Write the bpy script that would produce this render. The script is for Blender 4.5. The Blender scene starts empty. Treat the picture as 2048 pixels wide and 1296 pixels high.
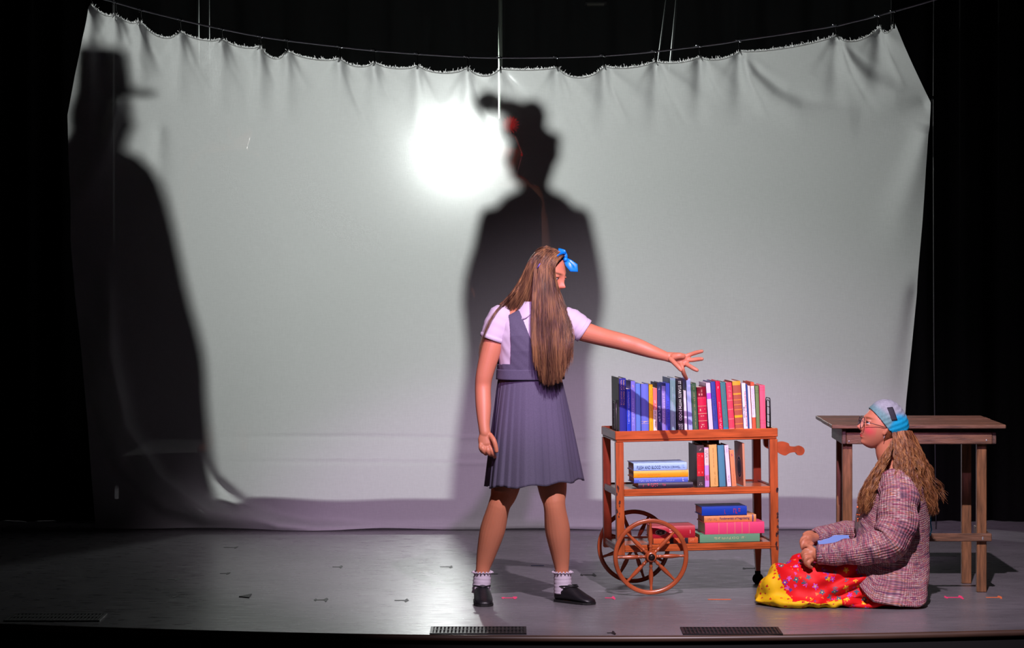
import bpy, math, random
import numpy as np
from mathutils import Matrix, Vector
random.seed(7); RNG = np.random.RandomState(7)
scene = bpy.context.scene
COL = scene.collection
PI = math.pi

# ------------------------------------------------------------------ camera, world, lights, exposure
F, H0, D0 = 5915.0, 1.593, 13.0
cam = bpy.data.objects.new('camera', bpy.data.cameras.new('camera'))
COL.objects.link(cam); scene.camera = cam
cam.location = (0, -D0, H0); cam.rotation_euler = (PI/2, 0, 0)
cam.data.lens = 36*F/2048; cam.data.sensor_width = 36; cam.data.shift_y = -(648-480)/2048
cam.data.clip_end = 100
w = bpy.data.worlds.new('world'); scene.world = w; w.use_nodes = True
w.node_tree.nodes['Background'].inputs[0].default_value = (0.5, 0.5, 0.6, 1)
w.node_tree.nodes['Background'].inputs[1].default_value = 0.003
vs = scene.view_settings
vs.view_transform = 'Standard'; vs.look = 'None'; vs.gamma = 1.0; vs.use_curve_mapping = False; vs.exposure = 0.0

def spot(name, loc, target, power, color, angle, blend, radius):
    d = bpy.data.lights.new(name, 'SPOT'); o = bpy.data.objects.new(name, d); COL.objects.link(o)
    d.energy = power; d.color = color; d.spot_size = math.radians(angle); d.spot_blend = blend; d.shadow_soft_size = radius
    o.location = loc
    o.rotation_euler = (Vector(target)-Vector(loc)).to_track_quat('-Z', 'Y').to_euler()
    return o
LAMP = Vector((-0.355, 6.25, 2.195))
spot('key_spot', (1.15, -4.3, 4.6), (1.0, 0.5, 0.45), 1850, (1.0, 0.83, 0.97), 43, 0.70, 0.035)
fs = spot('front_spot', (0.6, -9.5, 5.0), (0.75, 3.2, 0.05), 2700, (0.92, 0.50, 1.0), 20, 0.55, 0.10)
fs.scale = (1.0, 0.42, 1.0)
spot('red_side_fill', (-5.0, -4.5, 2.6), (-0.1, 0.0, 0.9), 60, (1.0, 0.36, 0.22), 16, 0.8, 0.1)  # weak red fill added from the left, not one of the stage's own lamps
spot('back_lamp', LAMP, (-0.355, 3.25, 1.9), 410, (0.96, 1.0, 0.975), 174, 0.2, 0.09)
spot('red_back_spot', (-0.45, 3.42, 2.75), (-0.01, 4.10, 2.26), 40, (1.0, 0.10, 0.07), 20, 0.6, 0.03)

# ------------------------------------------------------------------ helpers
def P(px, py, Y):
    Z = D0 + Y
    return Vector(((px-1024)*Z/F, Y, H0-(py-480)*Z/F))
def proj(v):
    Z = D0 + v[1]
    return 1024+v[0]*F/Z, 480+(H0-v[2])*F/Z
def lin(c):
    r = []
    for v in c[:3]:
        v = v/255.0
        r.append(v/12.92 if v <= 0.04045 else ((v+0.055)/1.055)**2.4)
    return (r[0], r[1], r[2], 1)

MATS = {}
def mat(key, col=(128, 128, 128), rough=0.6, metal=0.0, spec=0.5, var=0.0, vscale=20.0, vstretch=(1, 1, 1), bump=0.0, bscale=60.0, bstretch=(1, 1, 1), attr=None, sss=0.0, coat=0.0):
    if key in MATS: return MATS[key]
    m = bpy.data.materials.new(key); m.use_nodes = True; MATS[key] = m
    nt = m.node_tree; b = nt.nodes['Principled BSDF']
    b.inputs['Roughness'].default_value = rough; b.inputs['Metallic'].default_value = metal
    b.inputs['Specular IOR Level'].default_value = spec
    if coat: b.inputs['Coat Weight'].default_value = coat; b.inputs['Coat Roughness'].default_value = 0.2
    if sss:
        b.inputs['Subsurface Weight'].default_value = sss; b.inputs['Subsurface Radius'].default_value = (0.012, 0.004, 0.002); b.inputs['Subsurface Scale'].default_value = 1.0
    c = lin(col); b.inputs['Base Color'].default_value = c
    tc = nt.nodes.new('ShaderNodeTexCoord')
    src = None
    if attr:
        a = nt.nodes.new('ShaderNodeAttribute'); a.attribute_name = attr; src = a.outputs['Color']
        nt.links.new(src, b.inputs['Base Color'])
    if var:
        mp = nt.nodes.new('ShaderNodeMapping'); mp.inputs['Scale'].default_value = vstretch
        nt.links.new(tc.outputs['Object'], mp.inputs['Vector'])
        n = nt.nodes.new('ShaderNodeTexNoise'); n.inputs['Scale'].default_value = vscale; n.inputs['Detail'].default_value = 6
        nt.links.new(mp.outputs['Vector'], n.inputs['Vector'])
        mr = nt.nodes.new('ShaderNodeMapRange'); mr.inputs['From Min'].default_value = 0.3; mr.inputs['From Max'].default_value = 0.7
        mr.inputs['To Min'].default_value = 1-var; mr.inputs['To Max'].default_value = 1+var
        nt.links.new(n.outputs['Fac'], mr.inputs['Value'])
        mx = nt.nodes.new('ShaderNodeVectorMath'); mx.operation = 'SCALE'
        if src: nt.links.new(src, mx.inputs[0])
        else: mx.inputs[0].default_value = c[:3]
        nt.links.new(mr.outputs['Result'], mx.inputs['Scale'])
        nt.links.new(mx.outputs['Vector'], b.inputs['Base Color'])
    if bump:
        mp = nt.nodes.new('ShaderNodeMapping'); mp.inputs['Scale'].default_value = bstretch
        nt.links.new(tc.outputs['Object'], mp.inputs['Vector'])
        n = nt.nodes.new('ShaderNodeTexNoise'); n.inputs['Scale'].default_value = bscale; n.inputs['Detail'].default_value = 4
        nt.links.new(mp.outputs['Vector'], n.inputs['Vector'])
        bp = nt.nodes.new('ShaderNodeBump'); bp.inputs['Strength'].default_value = bump; bp.inputs['Distance'].default_value = 0.004
        nt.links.new(n.outputs['Fac'], bp.inputs['Height']); nt.links.new(bp.outputs['Normal'], b.inputs['Normal'])
    return m
def nodes(m): return m.node_tree.nodes, m.node_tree.links, m.node_tree.nodes['Principled BSDF']

ORG = {}
def tag(o, label=None, cat=None, group=None, kind=None):
    if label: o['label'] = label
    if cat: o['category'] = cat
    if group: o['group'] = group
    if kind: o['kind'] = kind
    return o
def thing(name, label, cat, loc=(0, 0, 0), matrix=None, group=None):
    o = bpy.data.objects.new(name, None); COL.objects.link(o); o.empty_display_size = 0.05
    if matrix is not None: o.matrix_world = matrix
    else: o.location = loc
    ORG[o] = Vector(loc) if matrix is None else Vector((0, 0, 0))
    return tag(o, label, cat, group)

class MB:
    def __init__(s): s.v = []; s.f = []; s.uv = None; s.mi = []
    def add(s, vs, fs):
        b = len(s.v); s.v += [tuple(x) for x in vs]; s.f += [tuple(i+b for i in f) for f in fs]; return b
    def box(s, lo, hi, M=None, bev=0.0):
        x0, y0, z0 = lo; x1, y1, z1 = hi
        b = min(bev, abs(x1-x0)/2.1, abs(y1-y0)/2.1, abs(z1-z0)/2.1)
        if b <= 0:
            v = [(x0, y0, z0), (x1, y0, z0), (x1, y1, z0), (x0, y1, z0), (x0, y0, z1), (x1, y0, z1), (x1, y1, z1), (x0, y1, z1)]
            f = [(0, 3, 2, 1), (4, 5, 6, 7), (0, 1, 5, 4), (1, 2, 6, 5), (2, 3, 7, 6), (3, 0, 4, 7)]
        else:
            def ring(i, z): return [(x0+i, y0+b, z), (x0+b, y0+i, z), (x1-b, y0+i, z), (x1-i, y0+b, z), (x1-i, y1-b, z), (x1-b, y1-i, z), (x0+b, y1-i, z), (x0+i, y1-b, z)]
            v = ring(b*.999, z0)+ring(0, z0+b)+ring(0, z1-b)+ring(b*.999, z1)
            f = [tuple(reversed(range(8))), tuple(range(24, 32))]
            for r in range(3):
                for k in range(8): f.append((r*8+k, r*8+(k+1) % 8, (r+1)*8+(k+1) % 8, (r+1)*8+k))
        if M is not None: v = [M @ Vector(p) for p in v]
        s.add(v, f); return s
    def tube(s, pts, rad, n=12, ref=None, cap=True, round_=False, uvs=False):
        pts = [Vector(p) for p in pts]; m = len(pts)
        if not isinstance(rad, (list, tuple)): rad = [rad]*m
        rad = [(r, r) if not isinstance(r, (list, tuple)) else tuple(r) for r in rad]
        if round_:
            d0 = (pts[0]-pts[1]).normalized(); d1 = (pts[-1]-pts[-2]).normalized(); r0 = rad[0]; r1 = rad[-1]
            a0 = min(r0); a1 = min(r1)
            pre = [(pts[0]+d0*a0*math.sin(t), tuple(x*math.cos(t) for x in r0)) for t in (1.5, 1.1, 0.75, 0.4)]
            post = [(pts[-1]+d1*a1*math.sin(t), tuple(x*math.cos(t) for x in r1)) for t in (0.4, 0.75, 1.1, 1.5)]
            pts = [p for p, _ in pre]+pts+[p for p, _ in post]; rad = [r for _, r in pre]+rad+[r for _, r in post]; m = len(pts)
        T = []
        for i in range(m):
            a = pts[max(i-1, 0)]; b = pts[min(i+1, m-1)]; t = (b-a)
            T.append(t.normalized() if t.length > 1e-9 else Vector((0, 0, 1)))
        r = Vector(ref) if ref is not None else (Vector((0, 0, 1)) if abs(T[0].z) < 0.9 else Vector((1, 0, 0)))
        u = (r-T[0]*r.dot(T[0])).normalized(); vv = []
        for i in range(m):
            if ref is not None: u2 = r-T[i]*r.dot(T[i]); u = u2.normalized() if u2.length > 0.05 else (u-T[i]*u.dot(T[i])).normalized()
            else: u = (u-T[i]*u.dot(T[i])).normalized()
            w_ = T[i].cross(u)
            for k in range(n):
                a = 2*PI*k/n; vv.append(pts[i]+u*(rad[i][0]*math.cos(a))+w_*(rad[i][1]*math.sin(a)))
        ff = []
        for i in range(m-1):
            for k in range(n): ff.append((i*n+k, i*n+(k+1) % n, (i+1)*n+(k+1) % n, (i+1)*n+k))
        if cap: ff.append(tuple(reversed(range(n)))); ff.append(tuple(range((m-1)*n, m*n)))
        s.add(vv, ff); return s
    def ell(s, c, r, M=None, nu=20, nv=12):
        v = []; f = []
        for j in range(nv+1):
            th = PI*j/nv
            for i in range(nu):
                a = 2*PI*i/nu
                p = Vector((r[0]*math.sin(th)*math.cos(a), r[1]*math.sin(th)*math.sin(a), r[2]*math.cos(th)))
                if j in (0, nv): p = Vector((1e-5*math.cos(a), 1e-5*math.sin(a), p.z))
                if M is not None: p = M @ p
                v.append(Vector(c)+p)
        for j in range(nv):
            for i in range(nu): f.append((j*nu+i, (j+1)*nu+i, (j+1)*nu+(i+1) % nu, j*nu+(i+1) % nu))
        f.append(tuple(range(nu))); f.append(tuple(reversed(range(nv*nu, nv*nu+nu))))
        s.add(v, f); return s
    def lathe(s, prof, M=None, n=20, cap=True):
        v = []; f = []
        for (r, z) in prof:
            for k in range(n):
                a = 2*PI*k/n; p = Vector((r*math.cos(a), r*math.sin(a), z)); v.append(M @ p if M is not None else p)
        m = len(prof)
        for i in range(m-1):
            for k in range(n): f.append((i*n+k, i*n+(k+1) % n, (i+1)*n+(k+1) % n, (i+1)*n+k))
        if cap: f.append(tuple(reversed(range(n)))); f.append(tuple(range((m-1)*n, m*n)))
        s.add(v, f); return s
    def prism(s, poly, y0, y1, M=None):   # poly in (x,z), extruded along y
        n = len(poly); v = [(x, y0, z) for x, z in poly]+[(x, y1, z) for x, z in poly]
        f = [tuple(range(n)), tuple(reversed(range(n, 2*n)))]
        for k in range(n): f.append((k, k+n, (k+1) % n+n, (k+1) % n))
        if M is not None: v = [M @ Vector(p) for p in v]
        s.add(v, f); return s
    def build(s, name, m, parent=None, smooth=False, world=False, label=None, kind=None):
        me = bpy.data.meshes.new(name); off = org_of(parent) if world and parent else Vector((0, 0, 0))
        me.from_pydata([(a-off.x, b-off.y, c-off.z) for a, b, c in s.v], [], s.f)
        me.validate(); me.update()
        return link(name, me, m, parent, smooth, label, kind)
def org_of(p):
    while p is not None:
        if p in ORG: return ORG[p]
        p = p.parent
    return Vector((0, 0, 0))
def link(name, me, m, parent=None, smooth=False, label=None, kind=None):
    o = bpy.data.objects.new(name, me); COL.objects.link(o)
    for x in (m if isinstance(m, (list, tuple)) else [m]): me.materials.append(x)
    if smooth: me.polygons.foreach_set('use_smooth', [True]*len(me.polygons))
    if parent: o.parent = parent
    if label: o['label'] = label
    if kind: o['kind'] = kind
    return o
def solid(o, t, off=0.0):
    md = o.modifiers.new('solid', 'SOLIDIFY'); md.thickness = t; md.offset = off; return o
def subd(o, n=1):
    md = o.modifiers.new('sub', 'SUBSURF'); md.levels = n; md.render_levels = n; return o

def fuse(mb, voxel=0.003, it=3, fac=0.5):
    """union of closed overlapping shapes into one continuous surface; returns (verts Nx3, mesh)"""
    me = bpy.data.meshes.new('tmp'); me.from_pydata(mb.v, [], mb.f); me.update()
    o = bpy.data.objects.new('tmp', me); COL.objects.link(o)
    md = o.modifiers.new('r', 'REMESH'); md.mode = 'VOXEL'; md.voxel_size = voxel
    if it: sm = o.modifiers.new('s', 'SMOOTH'); sm.factor = fac; sm.iterations = it
    dg = bpy.context.evaluated_depsgraph_get(); dg.update()
    r = bpy.data.meshes.new_from_object(o.evaluated_get(dg), depsgraph=dg)
    bpy.data.objects.remove(o); bpy.data.meshes.remove(me)
    return r
def getv(me):
    a = np.empty(len(me.vertices)*3, dtype=np.float32); me.vertices.foreach_get('co', a); return a.reshape(-1, 3).astype(np.float64)
def setv(me, a):
    me.vertices.foreach_set('co', a.astype(np.float32).ravel()); me.update()
def paint(me, cols, name='tone'):
    at = me.color_attributes.new(name=name, type='FLOAT_COLOR', domain='POINT')
    c = np.ones((len(me.vertices), 4), dtype=np.float32); c[:, :3] = cols; at.data.foreach_set('color', c.ravel())
def shift(me, off):
    a = getv(me); setv(me, a-np.array(off))

def grid_mesh(name, G, uv=None, closed=False, mask=None):
    """G: (m,n,3) array -> mesh; closed wraps n"""
    m, n = G.shape[:2]; V = G.reshape(-1, 3)
    fs = []; uvs = []
    for i in range(m-1):
        for k in range(n if closed else n-1):
            k2 = (k+1) % n
            if mask is not None and not mask(i, k): continue
            fs.append((i*n+k, i*n+k2, (i+1)*n+k2, (i+1)*n+k))
            if uv is not None:
                u = lambda a, b, bb: (uv[0]*bb/n, uv[1]*a/(m-1))
                uvs += [u(i, k, k), u(i, k, k+1), u(i+1, k, k+1), u(i+1, k, k)]
    me = bpy.data.meshes.new(name); me.from_pydata([tuple(x) for x in V], [], fs); me.update()
    if uv is not None:
        l = me.uv_layers.new(name='UV'); l.data.foreach_set('uv', np.array(uvs, dtype=np.float32).ravel())
    return me

def vnoise(p, s=1.0, seed=0.0):
    """cheap smooth pseudo noise, numpy arrays (N,3)"""
    q = p*s+seed
    x, y, z = q[..., 0], q[..., 1], q[..., 2]
    return (np.sin(1.7*x+2.3*y+0.5*z+1.3*np.sin(1.1*z+0.7*x))+np.sin(2.9*y-1.3*z+1.7*np.sin(0.9*x+1.9*y))+np.sin(2.1*z+1.9*x-0.8*y+1.1*np.sin(1.3*y)))/3
def text_mesh(s, length, height, bold=0.0):
    c = bpy.data.curves.new('t', 'FONT'); c.body = s; c.size = 1.0; c.offset = bold; c.resolution_u = 3
    o = bpy.data.objects.new('t', c); COL.objects.link(o)
    dg = bpy.context.evaluated_depsgraph_get(); dg.update()
    me = bpy.data.meshes.new_from_object(o.evaluated_get(dg), depsgraph=dg)
    a = getv(me); fs = [tuple(p.vertices) for p in me.polygons]
    bpy.data.objects.remove(o); bpy.data.curves.remove(c); bpy.data.meshes.remove(me)
    lo = a.min(0); hi = a.max(0)
    a[:, 0] = (a[:, 0]-lo[0])/(hi[0]-lo[0])*length; a[:, 1] = (a[:, 1]-lo[1])/(hi[1]-lo[1])*height
    return a, fs
def squiggle(length, height, seed, dens=1.0):
    """worn, unreadable lettering: small stroke marks"""
    r = random.Random(seed); v = []; f = []; x = 0
    while x < length:
        wd = height*r.uniform(0.35, 0.6)/dens
        if r.random() < 0.16: x += wd; continue
        for _ in range(2):
            if r.random() < 0.5: a = (x, r.uniform(0, .2)*height, x+wd*.28, height)
            else:
                yy = r.choice([0, .4, .8])*height; a = (x, yy, x+wd*.8, yy+height*.2)
            b = len(v); v += [(a[0], a[1], 0), (a[2], a[1], 0), (a[2], a[3], 0), (a[0], a[3], 0)]; f.append((b, b+1, b+2, b+3))
        x += wd*1.15
    return np.array(v, dtype=float), f
# ------------------------------------------------------------------ the setting
def floor_material():
    m = mat('stage_floor_paint', (106, 103, 107), rough=0.34, spec=0.55, var=0.16, vscale=1.6, vstretch=(1, 1.6, 1))
    N, L, b = nodes(m)
    tc = N.new('ShaderNodeTexCoord')
    def noise(scale, st, det=5):
        mp = N.new('ShaderNodeMapping'); mp.inputs['Scale'].default_value = st; L.new(tc.outputs['Object'], mp.inputs['Vector'])
        n = N.new('ShaderNodeTexNoise'); n.inputs['Scale'].default_value = scale; n.inputs['Detail'].default_value = det; L.new(mp.outputs['Vector'], n.inputs['Vector']); return n.outputs['Fac']
    def rng(s, a, b_, c, d):
        r = N.new('ShaderNodeMapRange'); r.inputs[1].default_value = a; r.inputs[2].default_value = b_; r.inputs[3].default_value = c; r.inputs[4].default_value = d; L.new(s, r.inputs[0]); return r.outputs[0]
    L.new(rng(noise(7, (1.2, 5, 1)), 0.3, 0.7, 0.24, 0.42), b.inputs['Roughness'])
    h = N.new('ShaderNodeMath'); h.operation = 'ADD'
    L.new(rng(noise(30, (0.6, 5, 1)), 0.2, 0.8, 0, 1), h.inputs[0]); L.new(rng(noise(9, (1, 2, 1)), 0.64, 0.68, 0, 0.8), h.inputs[1])
    bp = N.new('ShaderNodeBump'); bp.inputs['Strength'].default_value = 0.11; bp.inputs['Distance'].default_value = 0.003
    L.new(h.outputs[0], bp.inputs['Height']); L.new(bp.outputs['Normal'], b.inputs['Normal'])
    return m
# stage floor with its bowed front edge
EDGE = [(-1400, 1205), (-700, 1222), (0, 1247), (350, 1259), (700, 1268), (1100, 1272), (1500, 1271), (2048, 1260), (2700, 1240), (3400, 1212)]
def edge_y(px):
    xs = [e[0] for e in EDGE]; ys = [e[1] for e in EDGE]
    return float(np.interp(px, xs, ys))
edge = []
for i in range(81):
    px = -1400+4800*i/80
    py = edge_y(px); py = sum(edge_y(px+d) for d in (-250, -120, 0, 120, 250))/5
    Z = H0*F/(py-480); edge.append(Vector(((px-1024)*Z/F, Z-D0, 0)))
mb = MB()
n = len(edge); BY = 8.6
v = [tuple(e) for e in edge]+[(e.x, BY, 0) for e in edge]+[(e.x, e.y, -0.06) for e in edge]+[(e.x, BY, -0.06) for e in edge]
f = []
for i in range(n-1):
    f += [(i, i+1, n+i+1, n+i), (2*n+i, 3*n+i, 3*n+i+1, 2*n+i+1), (i, 2*n+i, 2*n+i+1, i+1)]
mb.add(v, f); floor = tag(mb.build('floor', floor_material()), kind='structure')
# rounded wooden nosing along the edge
wood_edge = mat('nosing_wood', (74, 54, 44), rough=0.4, var=0.3, vscale=3, vstretch=(1, 8, 8))
mb = MB(); rows = []
prof = [(0.0, 0.0), (-0.012, 0.0), (-0.02, -0.006), (-0.022, -0.016), (-0.018, -0.026), (-0.008, -0.03), (0.0, -0.03)]
v = []; f = []
for e in edge: v += [(e.x, e.y+a-.0005, b+.0005) for a, b in prof]
m_ = len(prof)
for i in range(n-1):
    for k in range(m_-1): f.append((i*m_+k, i*m_+k+1, (i+1)*m_+k+1, (i+1)*m_+k))
mb.add(v, f); tag(mb.build('trim_1', wood_edge, smooth=True), kind='structure')
black = mat('black_paint', (9, 9, 10), rough=0.85)
mb = MB(); v = []; f = []
for e in edge: v += [(e.x, e.y+.001, -0.031), (e.x, e.y+.001, -1.1)]
for i in range(n-1): f.append((2*i, 2*i+1, 2*i+3, 2*i+2))
mb.add(v, f); solid(tag(mb.build('wall_front', black), kind='structure'), 0.02)
# black masking drapes: back and sides
def drape(name, p0, p1, z0, z1, folds, amp, m):
    p0 = Vector(p0); p1 = Vector(p1); d = (p1-p0); nr = Vector((-d.y, d.x, 0)).normalized(); N_ = folds*8
    G = np.zeros((2, N_+1, 3))
    for i in range(N_+1):
        t = i/N_; a = amp*(math.sin(2*PI*folds*t)+.4*math.sin(2*PI*folds*t*2.3+1))
        q = p0+d*t+nr*a; G[0, i] = (q.x, q.y, z0); G[1, i] = (q.x, q.y, z1)
    o = link(name, grid_mesh(name, G), m, smooth=True); solid(o, 0.006); return tag(o, kind='structure')
black_v2 = mat('black_backdrop', (66, 69, 68), rough=.95, spec=.1)
black_v = mat('black_velour', (11, 11, 12), rough=0.95, spec=0.1, bump=0.2, bscale=200)
drape('wall_back', (-6, 8.3, 0), (6, 8.3, 0), 0.0, 6.5, 34, 0.03, black_v2)
drape('wall_left', (-4.5, -0.9, 0), (-4.5, 8.2, 0), 0.0, 6.5, 20, 0.06, black_v)
drape('wall_right', (4.5, -0.9, 0), (4.6, 8.2, 0), 0.0, 6.5, 20, 0.06, black_v)
for nm_, lab, x0, x1, y in (('side_curtain', 'black masking curtain hanging at the left behind the white sheet', -4.2, -2.25, 3.75), ('side_curtain', 'black masking curtain hanging at the right behind the white sheet', 2.15, 4.45, 3.75)):
    o = drape(nm_, (x0, y, 0), (x1, y, 0), 0.0015, 6.0, 9, 0.04, black_v); del o['kind']; tag(o, lab, 'curtain')

# ------------------------------------------------------------------ the white sheet
SY = 3.25; SZ = D0+SY
HOOKS = [(183, 7), (233, 28), (283, 42), (362, 63), (445, 78), (522, 93), (576, 102), (681, 117), (750, 125), (836, 131), (936, 135), (1001, 137), (1114, 135), (1208, 132), (1311, 123), (1400, 114), (1479, 102), (1673, 71), (1757, 52), (1788, 47)]
WIRE = [(120, -22), (214, 0), (282, 20), (362, 40), (445, 58.6), (522, 74), (576, 81), (679, 94), (750, 101.5), (836, 108), (936, 114.5), (1000, 115.7), (1115, 115), (1208, 112), (1300, 104.5), (1400, 92.6), (1479, 82.7), (1673, 51), (1757, 32.4), (1868, 0), (1960, -30)]
SAG = [12, 10, 22, 9, 9, 20, 9, 12, 9, 13, 16, 4, 22, 8, 7, 11, 9, 20, 17, 3]
def top_y(px):
    for k in range(len(HOOKS)-1):
        (xa, ya), (xb, yb) = HOOKS[k], HOOKS[k+1]
        if xa <= px <= xb or (k == 0 and px < xa) or (k == len(HOOKS)-2 and px > xb):
            t = (px-xa)/(xb-xa); tt = min(max(t, 0), 1)
            return ya+(yb-ya)*t+SAG[k]*(4*tt*(1-tt))**0.75
    return 100
LE = [(183, 7), (168, 70), (150, 150), (135, 230), (137, 320), (141, 400), (141, 480), (150, 590), (163, 700), (176, 850), (184, 960), (192, 1056)]
RE = [(1790, 47), (1826, 130), (1861, 205), (1860, 260), (1853, 340), (1845, 450), (1835, 560), (1822, 700), (1812, 800), (1805, 900), (1802, 980), (1800, 1058)]
def curve_at(E, t):
    E = np.array(E, float); d = np.r_[0, np.cumsum(np.hypot(*np.diff(E, axis=0).T))]; d /= d[-1]
    return np.interp(t, d, E[:, 0]), np.interp(t, d, E[:, 1])
NU, NV = 460, 260
S = np.linspace(0, 1, NU+1); T = np.linspace(0, 1, NV+1)
tx = 183+(1790-183)*S; ty = np.array([top_y(x) for x in tx]); ty[0] = 7; ty[-1] = 47
bx = 192+(1800-192)*S; by = np.full_like(bx, 1057.0)+1.5*np.sin(S*31)
lx, ly = curve_at(LE, T); rx, ry = curve_at(RE, T)
def coons(t_, b_, l_, r_):
    s = S[None, :]; t = T[:, None]
    return (1-t)*t_[None, :]+t*b_[None, :]+(1-s)*l_[:, None]+s*r_[:, None]-((1-s)*(1-t)*t_[0]+s*(1-t)*t_[-1]+(1-s)*t*b_[0]+s*t*b_[-1])
PX = coons(tx, bx, lx, rx); PY = coons(ty, by, ly, ry)
DY = np.zeros_like(PX)
def crease(pts, wd, amp, skew=0.0, fade=True):
    """a fold along a polyline (picture units), amplitude towards the audience"""
    pts = np.array(pts, float); tot = 0; seg = []
    for a, b in zip(pts[:-1], pts[1:]): seg.append(np.hypot(*(b-a)))
    L = sum(seg); best = np.full(PX.shape, 1e9); bs = np.zeros(PX.shape); bt = np.zeros(PX.shape); acc = 0
    for (a, b), l in zip(zip(pts[:-1], pts[1:]), seg):
        dx, dy = (b-a)/l; u = (PX-a[0])*dx+(PY-a[1])*dy; uc = np.clip(u, 0, l)
        qx = PX-(a[0]+dx*uc); qy = PY-(a[1]+dy*uc); d = np.hypot(qx, qy); sd = qx*dy-qy*dx
        m = d < best; best[m] = d[m]; bs[m] = np.sign(sd[m]); bt[m] = ((acc+uc)/L)[m]; acc += l
    w2 = wd*(1+(bt*1.6 if fade else 0)); x = best/w2*np.where(bs > 0, 1+skew, 1-skew)
    A = np.exp(-x*x)*amp*((1-bt)**0.8*np.clip(bt*12+.25, 0, 1) if fade else np.clip(bt*3.5, 0, 1)*np.clip((1-bt)*6, 0, 1))
    DY[...] += -A*(1.7 if fade else 1)
R_ = random.Random(3)
for k, (hx, hy) in enumerate(HOOKS[:-1]):
    s0 = 0.30+0.12*math.sin(k*2.3); ln = R_.uniform(85, 170)
    crease([(hx+2, hy+2), (hx+ln*s0*.5, hy+ln*.55), (hx+ln*s0*1.2, hy+ln)], 7, 0.020, 0.35)
    crease([(hx+3, hy+4), (hx+ln*.14, hy+ln*.42), (hx+ln*.42, hy+ln*1.0)], 3.4, -.009, 0.3)
    crease([(hx+1, hy), (hx-3, hy+60), (hx-2, hy+150)], 8, 0.024, 0.0)
    crease([(hx-3, hy+2), (hx-ln*.18, hy+ln*.33), (hx-ln*.3, hy+ln*.5)], 6, 0.014, -0.35)
    crease([(hx+4, hy+3), (hx+ln*.65, hy+ln*.55), (hx+ln*.8, hy+ln*.9)], 9, -0.010, 0.2)
crease([(1479, 105), (1505, 150), (1545, 190), (1600, 222), (1720, 232)], 12, -0.035, 0.3)
crease([(1479, 105), (1520, 150), (1570, 186), (1640, 208), (1740, 214)], 12, 0.022, 0.3)
crease([(1673, 75), (1700, 120), (1735, 160), (1790, 185), (1850, 196)], 12, -0.04, 0.3)
crease([(1673, 75), (1712, 115), (1750, 145), (1800, 160)], 11, 0.022, 0.3)
crease([(1000, 140), (1030, 170), (1065, 210)], 5, -0.02, 0.3)
crease([(1858, 205), (1800, 232), (1700, 240)], 16, 0.02)
crease([(1857, 250), (1835, 330), (1805, 420), (1795, 520)], 18, -0.035)
crease([(1835, 560), (1815, 720), (1805, 860), (1800, 1000)], 14, 0.02)
for x0, y0, x1, y1, a in ((240, 190, 165, 420, .03), (175, 60, 170, 400, .02), (320, 250, 300, 480, .012)):
    crease([(x0, y0), ((x0+x1)/2+6, (y0+y1)/2), (x1, y1)], 12, a)
crease([(215, 520), (222, 700), (255, 850), (320, 950), (420, 1022), (560, 1050), (700, 1056)], 18, 0.075, 0.3, False)
crease([(180, 640), (205, 800), (245, 930), (330, 1010), (450, 1044)], 20, 0.045, -0.2, False)
crease([(380, 880), (430, 960), (490, 1010), (560, 1040), (640, 1054), (760, 1056)], 12, 0.060, 0.2, False)
crease([(445, 965), (490, 1012), (560, 1036), (660, 1050)], 9, -0.03, 0, False)
for y in (873, 924): crease([(430, y), (700, y-2), (960, y+1), (1250, y)], 3.0, 0.006, 0.4, False)
crease([(600, 1052), (800, 1053), (1100, 1050), (1500, 1052), (1800, 1052)], 8, 0.03, 0.2, False)
DY += 0.010*np.sin(PX/95+PY/300)*np.clip((PY-250)/500, 0, 1)+0.006*np.sin(PX/41+1)*np.clip((PY-400)/600, 0, 1)
Zs = SZ+DY
G = np.stack([(PX-1024)*SZ/F, SY+DY, np.maximum(H0-(PY-480)*SZ/F, 0.004)], -1)
sheet_mat = bpy.data.materials.new('cotton_sheet'); sheet_mat.use_nodes = True
N = sheet_mat.node_tree.nodes; L = sheet_mat.node_tree.links; N.remove(N['Principled BSDF']); out = N['Material Output']
tc = N.new('ShaderNodeTexCoord')
def nz(scale, st, det=4):
    mp = N.new('ShaderNodeMapping'); mp.inputs['Scale'].default_value = st; L.new(tc.outputs['Object'], mp.inputs['Vector'])
    n_ = N.new('ShaderNodeTexNoise'); n_.inputs['Scale'].default_value = scale; n_.inputs['Detail'].default_value = det; L.new(mp.outputs['Vector'], n_.inputs['Vector']); return n_.outputs['Fac']
def ramp(s, a, b_, c, d):
    r = N.new('ShaderNodeMapRange'); r.inputs[1].default_value = a; r.inputs[2].default_value = b_; r.inputs[3].default_value = c; r.inputs[4].default_value = d; L.new(s, r.inputs[0]); return r.outputs[0]
def colmul(col, s):
    x = N.new('ShaderNodeVectorMath'); x.operation = 'SCALE'; x.inputs[0].default_value = col; L.new(s, x.inputs['Scale']); return x.outputs['Vector']
s1 = nz(26, (1, 1, 7)); s2 = nz(26, (9, 1, 1)); ad = N.new('ShaderNodeMath'); ad.operation = 'ADD'; L.new(s1, ad.inputs[0]); L.new(s2, ad.inputs[1])
weave = ramp(ad.outputs[0], 0.7, 1.3, 0.965, 1.035)
bsd = {}
d_ = N.new('ShaderNodeBsdfDiffuse'); L.new(colmul((.68, .68, .70), weave), d_.inputs['Color'])
t_ = N.new('ShaderNodeBsdfTranslucent'); L.new(colmul((.76, .77, .76), weave), t_.inputs['Color'])
tr = N.new('ShaderNodeBsdfTransparent'); tr.inputs['Color'].default_value = (1, 1, 1, 1)
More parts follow.
